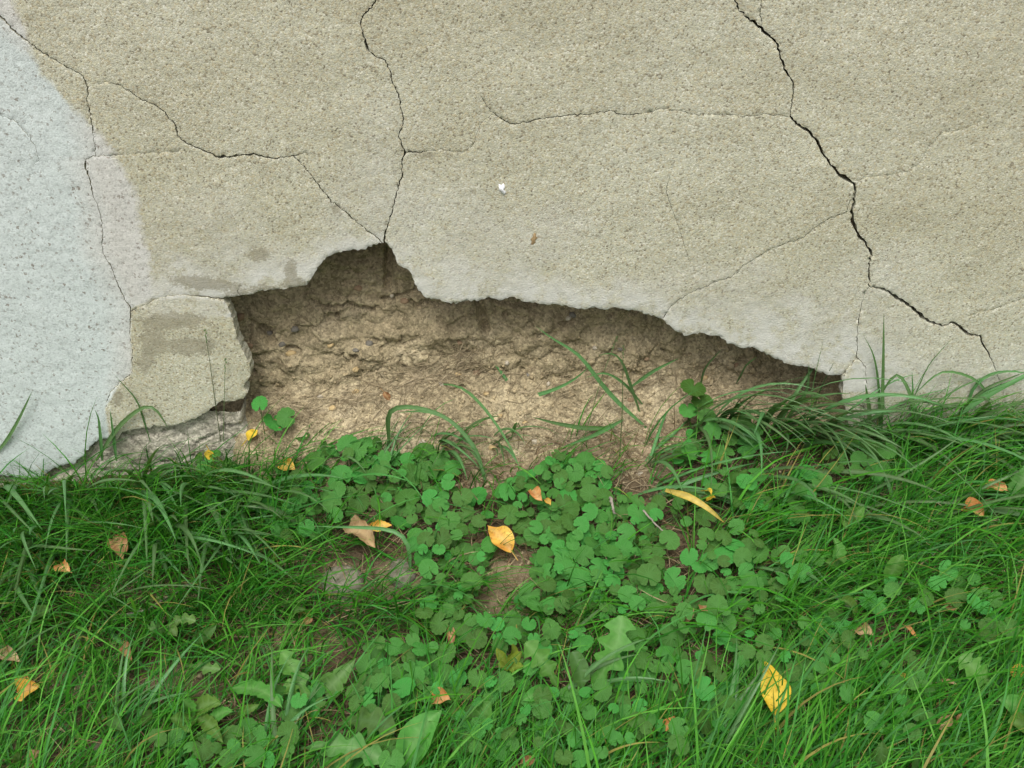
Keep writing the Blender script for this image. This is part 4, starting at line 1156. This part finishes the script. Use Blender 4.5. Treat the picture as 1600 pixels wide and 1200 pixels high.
def ivy(px, py, sx, sy, n, label, size=17.0, spots=None):
    if not spots: n = int(n * 1.45 + .5); size *= .77; sx *= 1.12; sy *= 1.08
    base = at_ground(px, py + 6, 0.0)
    o = empty('ground_ivy', base)
    tag(o, label, 'ground ivy', 'ground ivy plants')
    r = random.Random(int(px * 7 + py))
    placed, sv, sf, k = [], [], [], 0
    tries = 0
    while len(placed) < n and tries < 600:
        tries += 1
        if spots and len(placed) < len(spots): u, v, s = spots[len(placed)]
        else:
            u = px + sx * r.uniform(-1, 1); v = py + sy * r.uniform(-1, 1)
            if ((u - px) / sx) ** 2 + ((v - py) / sy) ** 2 > 1: continue
            if bare_mask(np.array([float(u)]), np.array([float(v)]))[0] > .45: continue
            s = size * r.uniform(.5, 1.3)
            if any(math.hypot(u - a, (v - b) * 1.25) < .70 * (s + c) for a, b, c in placed): 
                if tries < 420: continue
        placed.append((u, v, s))
        h = r.uniform(.012, .050) + (.012 if py > 940 or px > 1090 else 0)
        P = at_ground(u, v, h)
        dep = float((P - CAM) @ FWD)
        rad = s * dep / F * 1.12
        nrm = Vector((r.gauss(0, .32), -.45 + r.gauss(0, .30), 1.0)).normalized()
        q = nrm.to_track_quat('Z', 'Y')
        spin = r.uniform(0, 2 * PI)
        from_q = q @ Vector((0, 0, 1)).rotation_difference(Vector((0, 0, 1)))
        import mathutils
        q = q @ mathutils.Quaternion((0, 0, 1), spin)
        inst('leaf', IVY[r.randrange(len(IVY))], o, Vector(P - base), q, (rad * r.uniform(.92, 1.08), rad, rad))
        # petiole from the runner
        g = np.array([base[0] + (P[0] - base[0]) * .8, base[1] + (P[1] - base[1]) * .8, 0]); g[1] = min(g[1], -.006); g[2] = G(g[0], g[1]) - .001
        tt = np.linspace(0, 1, 5)[:, None]
        C = g + (P - g) * tt; C[:, 2] += .004 * np.sin(tt[:, 0] * PI); C[-1, 2] -= .001
        V, f = tube(C, np.full(5, .0008), 4); sv.append(V); sf.append(f + k); k += len(V)
        C2 = np.stack([base + (g - base) * t for t in np.linspace(0, 1, 5)]); C2[:, 2] = G(C2[:, 0], C2[:, 1]) + .002
        V, f = tube(C2, np.full(5, .0009), 4); sv.append(V); sf.append(f + k); k += len(V)
    mesh_obj('stem', np.concatenate(sv), np.concatenate(sf), M['stem'], o, origin=base)
    return o

ivy(415, 650, 30, 20, 4, 'small ground ivy sprig alone on bare dirt beside the brownish slab', 14, [(406, 631, 12), (428, 660, 15), (447, 652, 14), (473, 678, 12)])
ivy(345, 728, 40, 22, 7, 'ground ivy among grass between the footing and the small yellow leaves', 15)
ivy(440, 765, 40, 34, 12, 'ground ivy clump below the yellow and orange leaf near the slab', 16)
ivy(530, 725, 44, 30, 11, 'ground ivy clump left of the slim upright grass tuft', 17)
ivy(555, 690, 34, 20, 6, 'ground ivy at the edge of the straw covered soil', 15)
ivy(605, 745, 40, 30, 9, 'ground ivy behind the slim upright grass tuft', 17)
ivy(672, 735, 38, 32, 9, 'ground ivy below the broad tuft on the soil', 17)
ivy(530, 785, 36, 22, 7, 'ground ivy just above the tan fallen leaf', 16)
ivy(635, 790, 46, 30, 11, 'ground ivy right above the scalloped orange leaf', 18)
ivy(718, 800, 44, 34, 12, 'ground ivy left of the yellow and red leaf on bare dirt', 17)
ivy(690, 850, 46, 26, 9, 'ground ivy between the flat stone and the yellow and red leaf', 16)
ivy(700, 915, 44, 34, 11, 'ground ivy bordering the small bare patch on its left', 17)
ivy(780, 745, 36, 26, 7, 'ground ivy around the cracked pale soil at centre', 15)
ivy(845, 730, 36, 26, 11, 'bright ground ivy at the upper edge of the dense central patch', 14)
ivy(905, 745, 42, 34, 14, 'dense ground ivy on the right of the small orange leaf', 16)
ivy(832, 795, 44, 34, 14, 'ground ivy surrounding the small orange leaf', 16)
ivy(900, 810, 50, 34, 14, 'ground ivy in the middle of the dense central patch', 18)
ivy(965, 790, 36, 30, 10, 'ground ivy beside the upright dry stalk', 16)
ivy(860, 860, 46, 34, 13, 'ground ivy right of the small bare patch', 17)
ivy(930, 870, 50, 34, 14, 'ground ivy in front of the dense patch near the reclining grass', 19)
ivy(1000, 850, 44, 34, 12, 'ground ivy under the tips of the reclining grass', 18)
ivy(845, 925, 42, 30, 11, 'ground ivy below the small bare patch on its right', 17)
ivy(930, 935, 52, 30, 12, 'ground ivy just above the tall dandelion leaf', 17)
ivy(1020, 925, 46, 30, 10, 'ground ivy left of the pair of brown leaves', 17)
ivy(1085, 615, 20, 20, 4, 'three large round ivy leaves at the foot of the soil face', 18, [(1083, 606, 19), (1097, 627, 16), (1076, 640, 14), (1104, 650, 12)])
ivy(1050, 690, 30, 30, 8, 'ground ivy at the right border of the bare soil', 15)
ivy(1140, 690, 44, 30, 9, 'ground ivy under the broad grass below the sloping edge', 16)
ivy(1225, 788, 44, 26, 7, 'large leaved ground ivy shaded under long grass right of the yellow blade', 19)
ivy(1345, 715, 44, 26, 8, 'large leaved ground ivy below the narrow pillar of render', 20)
ivy(1120, 880, 46, 34, 9, 'ground ivy between the dense patch and the right hand lawn', 17)
ivy(1180, 930, 40, 34, 7, 'ground ivy beside the pale flattened blade', 17)
ivy(620, 1035, 46, 40, 12, 'ground ivy on the left of the bottom centre patch', 19)
ivy(680, 1050, 44, 40, 12, 'ground ivy in the bottom centre patch above the curled orange leaf', 19)
ivy(600, 1090, 44, 30, 8, 'ground ivy beside the arrow shaped leaf', 17)
ivy(735, 1090, 36, 40, 9, 'ground ivy right of the curled orange leaf', 18)
ivy(820, 1060, 34, 34, 7, 'ground ivy under the lobed leaf pointing left', 16)
ivy(860, 1110, 46, 34, 9, 'ground ivy in front of the dark spoon shaped leaf', 19)
ivy(965, 1095, 50, 34, 11, 'ground ivy below the tall dandelion leaf', 19)
ivy(1020, 1020, 44, 34, 9, 'ground ivy right of the tall dandelion leaf', 18)
ivy(1090, 1060, 44, 36, 9, 'ground ivy left of the bright yellow leaf', 17)
ivy(1250, 1050, 44, 36, 11, 'ground ivy right beside the bright yellow leaf', 17)
ivy(1320, 1050, 40, 34, 10, 'ground ivy further right of the bright yellow leaf', 16)
ivy(1290, 990, 36, 28, 8, 'ground ivy left of the tan curled leaf', 16)
ivy(1430, 1050, 50, 26, 8, 'ground ivy beneath the narrow orange leaf', 16)
ivy(1545, 960, 46, 34, 9, 'ground ivy near the dark brown leaf at right', 17)
ivy(1490, 910, 30, 22, 4, 'single round ivy leaves in the right lawn', 17)
ivy(400, 1165, 60, 28, 10, 'ground ivy at the bottom edge in front of the toothed weed', 20)
ivy(290, 1165, 44, 28, 6, 'ground ivy at the bottom left under the toothed weed', 20)
ivy(480, 820, 40, 24, 7, 'ground ivy under the grey green curving blade', 16)
ivy(770, 870, 26, 26, 6, 'ground ivy at the left rim of the small bare patch', 15)
ivy(1060, 800, 40, 26, 7, 'ground ivy under the yellow dying blade', 16)
ivy(1150, 760, 44, 26, 8, 'ground ivy deep under the broad grass right of the yellow blade', 17)
ivy(1280, 760, 40, 24, 6, 'ground ivy by the pointed leaf pair', 18)
ivy(760, 1150, 44, 28, 9, 'ground ivy right of the largest oval leaf at the bottom', 18)
ivy(905, 1160, 60, 26, 10, 'ground ivy at the bottom edge in the centre', 18)
ivy(570, 1175, 50, 20, 8, 'ground ivy left of the largest oval leaf at the bottom', 18)
ivy(1180, 1010, 40, 34, 8, 'ground ivy above the bright yellow leaf', 17)
ivy(1400, 930, 44, 26, 6, 'ground ivy around the upright oval leaf', 17)
ivy(1400, 1120, 50, 26, 7, 'ground ivy left of the brown curled leaf at bottom right', 18)
ivy(770, 985, 50, 26, 8, 'ground ivy between the small bare patch and the lime green weed', 16)
ivy(870, 990, 50, 26, 9, 'ground ivy left of the tip of the tall dandelion leaf', 16)
ivy(1100, 970, 50, 26, 8, 'ground ivy in the grass below the pair of brown leaves', 16)
ivy(1150, 850, 50, 26, 8, 'ground ivy half covered by the swept flat grass', 16)
ivy(1240, 880, 44, 26, 7, 'ground ivy below the pointed leaf pair', 17)
ivy(1010, 1150, 56, 26, 9, 'ground ivy by the rust brown leaf at the bottom', 17)
ivy(690, 975, 44, 22, 6, 'ground ivy around the narrow upright brown leaf', 16)
ivy(1120, 1110, 44, 26, 7, 'ground ivy below and left of the bright yellow leaf', 17)
ivy(470, 1085, 40, 26, 6, 'ground ivy by the narrow lobed leaf', 18)

# ------------------------------------------------------------------ broad-leaved weeds
def leaf_outline(kind, t, seed=0):
    r = random.Random(seed)
    if kind == 'leaf': return np.sin(PI * np.clip(t, 0, 1) ** .8) ** 1.05
    if kind == 'oval': return np.sin(PI * np.clip(t, 0, 1) ** .85) ** .8 * (1 - .0 * t)
    if kind == 'spoon': return np.where(t < .4, .14 + .5 * sstep(.15, .45, t), 1.0) * np.sqrt(np.clip(1 - ((t - .62) / .40) ** 2, 0, 1)) * (t > .22) + (t <= .25) * .10
    if kind == 'dandelion':
        env = (.25 + .95 * sstep(.05, .55, t)) * np.clip((1.02 - t) / .22, 0, 1) ** .7
        ph_ = (t * 4.2 + .2 + .3 * r.random()) % 1.0; saw = 1 - (.50 + .2 * r.random()) * np.sin(np.clip(ph_, 0, 1) ** 1.8 * PI) * (t < .84)
        return np.maximum(env * saw, .05)
    if kind == 'toothed':
        env = np.sin(PI * np.clip(t, 0, 1) ** .8) ** .7
        return np.maximum(env * (1 - .28 * ((t * 7) % 1.0)), .04)
    if kind == 'arrow':
        return np.where(t < .3, 1.0 - t * .2, (1 - t) / .7 * .95 + .02) * np.where((t > .4) & (t < .47), .75, 1)
    return np.sin(PI * t)

def weed_leaf(base, tip, W, kind, arch=.15, face=(0, -.35, 1.), curl=.15, seed=1, rows=30, wav=.04):
    t = np.linspace(0, 1, rows); L = np.linalg.norm(tip - base)
    C = base + (tip - base) * t[:, None]
    face = np.array(face, float) / np.linalg.norm(face)
    C = C + face * (arch * L * np.sin(PI * t))[:, None]
    lat = np.cross(tip - base, face); lat /= np.linalg.norm(lat) + 1e-9
    C = C + lat * (L * .09 * math.sin(seed * 1.7) * np.sin(PI * t))[:, None]
    T_ = np.gradient(C, axis=0); T_ /= np.linalg.norm(T_, axis=1)[:, None]
    side = np.cross(T_, face); side /= np.linalg.norm(side, axis=1)[:, None]
    nn = np.cross(side, T_)
    wl = leaf_outline(kind, t, seed) * W / 2; wr = leaf_outline(kind, np.clip(t + .02, 0, 1), seed + 1) * W / 2
    wob = wav * W * np.sin(t * 11 + seed)
    cols_ = []
    for k_, ww, sg in ((1, wl, 1), (.5, wl, 1), (0, wl, 1), (.5, wr, -1), (1, wr, -1)):
        cols_.append(C + side * (sg * k_ * ww)[:, None] + nn * ((curl * k_ ** 2) * ww + wob * k_ * sg)[:, None])
    V = np.stack(cols_, 1).reshape(-1, 3)
    f = []
    for i in range(rows - 1):
        for j in range(4): f.append((i * 5 + j, i * 5 + j + 1, (i + 1) * 5 + j + 1, (i + 1) * 5 + j))
    sv = (np.sin(t * 34) > .86) * .55
    vein = np.stack([0 * t, sv, 1 + 0 * t, sv, 0 * t], 1).ravel()
    return V, np.array(f), vein

def weed(label, leaves, mat='weed', cat='weed', name='broadleaf_weed', group='broad leaved weeds'):
    """leaves: (base px, tip px, width px, kind, base height, tip height, curl)"""
    b0 = at_ground(leaves[0][0][0], leaves[0][0][1], 0)
    o = empty(name, b0); tag(o, label, cat, group)
    for i, lf in enumerate(leaves):
        (a, b, wpx, kind, h0, h1) = lf[:6]; curl = lf[6] if len(lf) > 6 else .12
        mt = lf[7] if len(lf) > 7 else mat
        B = at_ground(a[0], a[1], h0 + .012); Tt = at_ground(b[0], b[1], h1 + .028)
        W = wpx / F * float((B - CAM) @ FWD) * .9
        V, f, ve = weed_leaf(B, Tt, W, kind, curl=curl, seed=int(a[0] + b[1]), face=(random.uniform(-.25, .25), random.uniform(-.8, -.3), 1.), arch=random.uniform(.05, .16))
        mesh_obj('leaf', V, f, M[mt], o, origin=b0, attrs={'vein': ve})
    return o
D = 'dandelion_plant'
weed('tall bright dandelion leaf standing right of the dark spoon shaped leaf', [((920, 1080), (972, 962), 58, 'dandelion', .01, .07)], 'weed', 'dandelion', D)
weed('lobed dandelion leaf pointing up and left beside the dark spoon shaped leaf', [((874, 1078), (820, 1005), 40, 'dandelion', .01, .05), ((868, 1085), (815, 1095), 30, 'oval', .01, .03)], 'weed', 'dandelion', D)
weed('dark green spoon shaped leaf standing upright at bottom centre', [((908, 1102), (894, 1018), 34, 'spoon', .005, .05, .25)], 'weed_dark')
weed('largest oval leaf, bright with pale midrib, at the bottom edge', [((632, 1206), (690, 1108), 58, 'oval', .02, .06, .2)], 'weed')
weed('arrow shaped pale leaf beside the bottom centre ivy', [((506, 1082), (556, 1028), 46, 'arrow', .015, .04)], 'weed_pale')
weed('narrow lobed dandelion leaf left of the arrow leaf', [((488, 1108), (440, 1018), 34, 'dandelion', .008, .04), ((470, 1110), (452, 1060), 26, 'dandelion', .008, .03)], 'weed', 'dandelion', D)
weed('bright toothed weed with spreading leaves at bottom left', [((300, 1120), (266, 1122), 34, 'toothed', .02, .03), ((300, 1115), (346, 1100), 36, 'toothed', .02, .035), ((302, 1118), (296, 1144), 28, 'toothed', .02, .02), ((306, 1120), (348, 1160), 30, 'toothed', .02, .02), ((300, 1118), (285, 1094), 30, 'toothed', .02, .04), ((325, 1130), (364, 1112), 28, 'toothed', .02, .03)], 'weed')
weed('bright pointed leaf pointing right beside the toothed weed', [((360, 1076), (441, 1106), 34, 'toothed', .02, .03), ((372, 1112), (405, 1100), 20, 'toothed', .01, .02)], 'weed')
weed('pale lobed dandelion rosette below the twig', [((262, 990), (232, 984), 24, 'dandelion', .015, .03), ((256, 985), (306, 970), 20, 'dandelion', .015, .03), ((262, 985), (277, 994), 20, 'oval', .02, .02), ((300, 1000), (338, 976), 22, 'oval', .01, .03, .2, 'weed_dark')], 'weed_pale', 'dandelion', D)
weed('small pale lobed leaf below the dandelion rosette', [((290, 1040), (344, 1046), 22, 'dandelion', .01, .025)], 'weed_pale', 'dandelion', D)
weed('lobed dandelion leaf hiding behind the largest oval leaf', [((528, 1132), (618, 1142), 44, 'dandelion', .015, .035, .1, 'weed_dark'), ((560, 1150), (590, 1166), 24, 'dandelion', .01, .02)], 'weed', 'dandelion', D)
weed('long jagged pale leaf along the bottom edge', [((470, 1170), (600, 1188), 46, 'dandelion', .015, .03), ((555, 1170), (548, 1150), 22, 'arrow', .02, .04)], 'weed_pale', 'dandelion', D)
weed('upright oval leaf in the right lawn', [((1388, 912), (1412, 866), 32, 'oval', .02, .05)], 'weed')
weed('crinkled pale green leaf left of the upright oval leaf', [((1305, 890), (1302, 840), 30, 'toothed', .02, .045, .3), ((1306, 884), (1290, 880), 18, 'oval', .02, .03), ((1306, 870), (1320, 880), 20, 'oval', .02, .03)], 'weed')
weed('pointed leaf pair under the long grass right of centre', [((1310, 818), (1350, 790), 30, 'oval', .02, .045), ((1318, 812), (1322, 826), 22, 'oval', .02, .03)], 'weed')
weed('small bright curled leaf in the right lawn above the tan leaf', [((1336, 962), (1314, 938), 24, 'oval', .015, .035, .5)], 'weed')
weed('lobed leaf pointing left at right, beside the yellowing leaf', [((1560, 1075), (1500, 1026), 44, 'dandelion', .01, .035)], 'weed', 'dandelion', D)
weed('broad green leaf at the lower right frame edge', [((1600, 1130), (1560, 1092), 44, 'oval', .01, .03), ((1610, 1150), (1575, 1130), 40, 'oval', .01, .03)], 'weed')
weed('serrated leaf standing at the right frame edge beside the orange leaf', [((1574, 784), (1606, 722), 38, 'toothed', .02, .06)], 'weed_pale')
weed('dull oval leaf in the left lawn above the pale brown leaf', [((42, 972), (80, 952), 28, 'oval', .015, .03), ((22, 1020), (35, 992), 26, 'oval', .01, .025)], 'weed_dark')
weed('little yellowish green weed with round leaflets at bottom centre', [((795, 1040), (776, 1012), 18, 'oval', .02, .04), ((795, 1040), (800, 1006), 18, 'oval', .02, .045), ((795, 1042), (816, 1018), 18, 'oval', .02, .04), ((795, 1044), (778, 1042), 20, 'oval', .02, .03), ((795, 1044), (818, 1040), 18, 'oval', .02, .03), ((795, 1040), (802, 1052), 18, 'oval', .02, .02)], 'lime')
weed('bright blunt leaf right of the curled orange leaf', [((748, 1136), (768, 1096), 36, 'oval', .015, .03)], 'weed')
weed('pair of jagged leaves on the bottom edge right of the yellow leaf', [((1360, 1206), (1378, 1158), 34, 'toothed', .01, .04), ((1440, 1210), (1432, 1176), 40, 'toothed', .01, .04)], 'weed_dark')
weed('blue green four leaved seedling left of the stones', [((455, 952), (440, 946), 9, 'oval', .01, .015), ((455, 952), (456, 936), 8, 'oval', .01, .02), ((455, 953), (459, 964), 9, 'oval', .01, .01), ((457, 952), (478, 952), 15, 'oval', .01, .015)], 'weed_dark')
weed('small broad leaf at the far bottom left corner', [((30, 1196), (32, 1178), 18, 'oval', .01, .02), ((170, 1122), (192, 1142), 24, 'oval', .01, .02), ((225, 1110), (222, 1134), 18, 'oval', .01, .02)], 'weed_dark')

# ------------------------------------------------------------------ fallen leaves
def fallen_leaf(label, a, b, wpx, mat, h=.022, curl=.2, kind='leaf', tiltx=0, arch=.1):
    B = at_ground(a[0], a[1], h * .8 + .006); Tt = at_ground(b[0], b[1], h + .01)
    W = wpx / F * float((B - CAM) @ FWD) * 1.1
    V, f, ve = weed_leaf(B, Tt, W, kind, arch=arch, curl=curl * 1.5, face=(tiltx, -.5, 1.), seed=int(a[0]), rows=16, wav=.11)
    dv = (B - Tt) / (np.linalg.norm(B - Tt) + 1e-9)
    st_ = np.array([B + dv * (.004 * k) + np.array([0, 0, -.0012 * k]) for k in range(5)]) - dv * .002
    sv_, sf_ = tube(st_, np.full(5, .0007), 4)
    f = np.concatenate([f, sf_ + len(V)]); V = np.concatenate([V, sv_]); ve = np.concatenate([ve, np.ones(len(sv_))])
    o = mesh_obj('fallen_leaf', V, f, M[mat], origin=B, attrs={'vein': ve}); o.location = B
    tag(o, label, 'fallen leaf', 'fallen autumn leaves')
fallen_leaf('bright clear yellow leaf lying in the lower right grass', (1210, 1118), (1194, 1036), 42, 'f_yellow', .05, .25)
fallen_leaf('yellow leaf with a reddish tip above the small bare patch', (800, 862), (762, 822), 32, 'f_amber', .035)
fallen_leaf('crumpled orange leaf in the grass at right', (1504, 796), (1538, 808), 26, 'f_orange', .04, .7)
fallen_leaf('rust coloured leaf under the lone broad pale blade', (1536, 758), (1576, 768), 20, 'f_orange', .04)
fallen_leaf('large crumpled tan leaf beside the ivy', (542, 826), (586, 856), 32, 'f_tan', .03, .6, 'toothed')
fallen_leaf('scalloped orange and yellow leaf touching the tan leaf', (577, 824), (612, 820), 20, 'f_amber', .03, .3, 'toothed')
fallen_leaf('small orange leaf in the dense central ivy', (832, 764), (848, 784), 18, 'f_orange', .05, .4)
fallen_leaf('tiny amber leaf under the small orange leaf', (852, 780), (860, 790), 10, 'f_amber', .045)
fallen_leaf('yellow and orange leaf at the edge of the straw covered soil', (438, 724), (462, 736), 22, 'f_amber', .03, .3)
fallen_leaf('small yellow leaf leaning beside the lone ivy sprig', (386, 686), (404, 672), 16, 'f_yellow', .03, .3)
fallen_leaf('smallest yellow leaf, in front of the footing', (326, 702), (334, 720), 13, 'f_yellow', .03, .3)
fallen_leaf('brown oval leaf standing in the left grass', (176, 838), (194, 876), 28, 'f_brown', .03)
fallen_leaf('small rusty leaf in the left grass', (94, 882), (112, 894), 20, 'f_orange', .05, .4)
fallen_leaf('pale brown leaf at the left frame edge', (0, 1016), (34, 1034), 20, 'f_tan', .03, .3)
fallen_leaf('folded amber leaf near the bottom left corner', (26, 1086), (62, 1070), 32, 'f_amber', .035, .5)
fallen_leaf('dull orange leaf tucked under the folded amber leaf', (34, 1060), (56, 1066), 14, 'f_orange', .02, .3)
fallen_leaf('narrow brown leaf in the left lawn above the toothed weed', (192, 1006), (206, 1034), 16, 'f_brown', .03, .4)
fallen_leaf('curled orange leaf above the largest oval leaf', (676, 1092), (704, 1094), 26, 'f_orange', .045, .5)
fallen_leaf('narrow upright brown leaf above the bottom centre ivy', (706, 1010), (703, 972), 12, 'f_brown', .03, .5)
fallen_leaf('tan curled leaf in the lower right lawn', (1338, 984), (1366, 992), 20, 'f_tan', .035, .4)
fallen_leaf('brown curled leaf near the bottom right', (1464, 1138), (1486, 1116), 18, 'f_tan', .035, .5)
fallen_leaf('second smaller brown leaf beside the curled one at bottom right', (1496, 1130), (1504, 1114), 9, 'f_brown', .03, .4)
fallen_leaf('narrow orange leaf right of the tan curled leaf', (1416, 978), (1434, 998), 8, 'f_orange', .03, .4)
fallen_leaf('thin tan leaf right of the lower ivy', (1466, 1066), (1496, 1070), 8, 'f_tan', .03, .4)
fallen_leaf('dark rust leaf, right one of the pair above the ivy', (1098, 944), (1114, 962), 20, 'f_brown', .03, .3)
fallen_leaf('light brown leaf, left one of the pair above the ivy', (1058, 972), (1084, 950), 18, 'f_tan', .02, .4)
fallen_leaf('rust brown leaf in the bottom grass left of the yellow leaf', (1036, 1140), (1054, 1118), 18, 'f_orange', .035, .4)
fallen_leaf('small brown leaf at the foot of the dark spoon shaped leaf', (900, 1106), (914, 1100), 12, 'f_brown', .02, .3)
fallen_leaf('purplish dark brown leaf at right', (1474, 954), (1500, 951), 11, 'f_brown', .03, .3)
fallen_leaf('curled brown leaf on the pale soil under the hole', (600, 612), (610, 626), 10, 'f_brown', .012, .5)
fallen_leaf('flat dark brown leaf under the lone ivy sprig', (424, 668), (452, 664), 18, 'f_brown', .008, .2)
fallen_leaf('olive yellow leaf among the lower right ivy', (1404, 1064), (1420, 1056), 15, 'f_amber', .03, .2)
fallen_leaf('small yellow leaf under the yellow dying blade', (1104, 782), (1118, 778), 9, 'f_yellow', .045, .3)
fallen_leaf('thin yellow leaf behind the yellow dying blade', (1100, 766), (1112, 772), 8, 'f_yellow', .05, .3)
fallen_leaf('yellowing leaf at the right frame edge by the lobed leaf', (1582, 1058), (1594, 1036), 18, 'f_amber', .03, .3)
fallen_leaf('dull brown leaf in the grass above the bottom centre ivy', (474, 972), (490, 966), 12, 'f_brown', .02, .3)
fallen_leaf('slim rust leaf at the right of the largest oval leaf', (704, 1138), (718, 1156), 9, 'f_orange', .02, .3)
fallen_leaf('pale tan leaf at the bottom left among thatch', (46, 1186), (62, 1172), 18, 'f_tan', .015, .3)
fallen_leaf('brown leaf at the bottom edge left of centre', (815, 1192), (840, 1186), 14, 'f_brown', .03, .3)

# ------------------------------------------------------------------ twigs
def twig(label, pts, rad, h=.012):
    q = np.array(pts, float); tt = np.linspace(0, 1, 14); s = np.linspace(0, 1, len(q))
    C = np.array([at_ground(np.interp(t, s, q[:, 0]), np.interp(t, s, q[:, 1]), h) for t in tt])
    C = C + rng.normal(0, rad * .35, C.shape)
    V, f = tube(C, rad * np.linspace(1, .55, 14), 6)
    o = mesh_obj('twig', V, f, M['twig'], origin=C[0]); o.location = C[0]
    tag(o, label, 'twig', 'dead twigs')
twig('bare grey twig lying in the left grass', [(192, 962), (225, 955), (255, 938), (285, 918), (306, 908)], .0022, .014)
twig('short grey twig continuing right of the bare one', [(358, 876), (385, 864), (408, 850)], .0018, .012)
twig('thin tan stick lying across the right hand grass', [(1006, 798), (1022, 816), (1042, 836)], .0016, .05)
twig('upright dry stub at the edge of the ivy', [(954, 778), (957, 792), (961, 803)], .0026, .045)
twig('straw pale stick in the lower ivy', [(600, 1128), (640, 1126), (660, 1122)], .0012, .02)
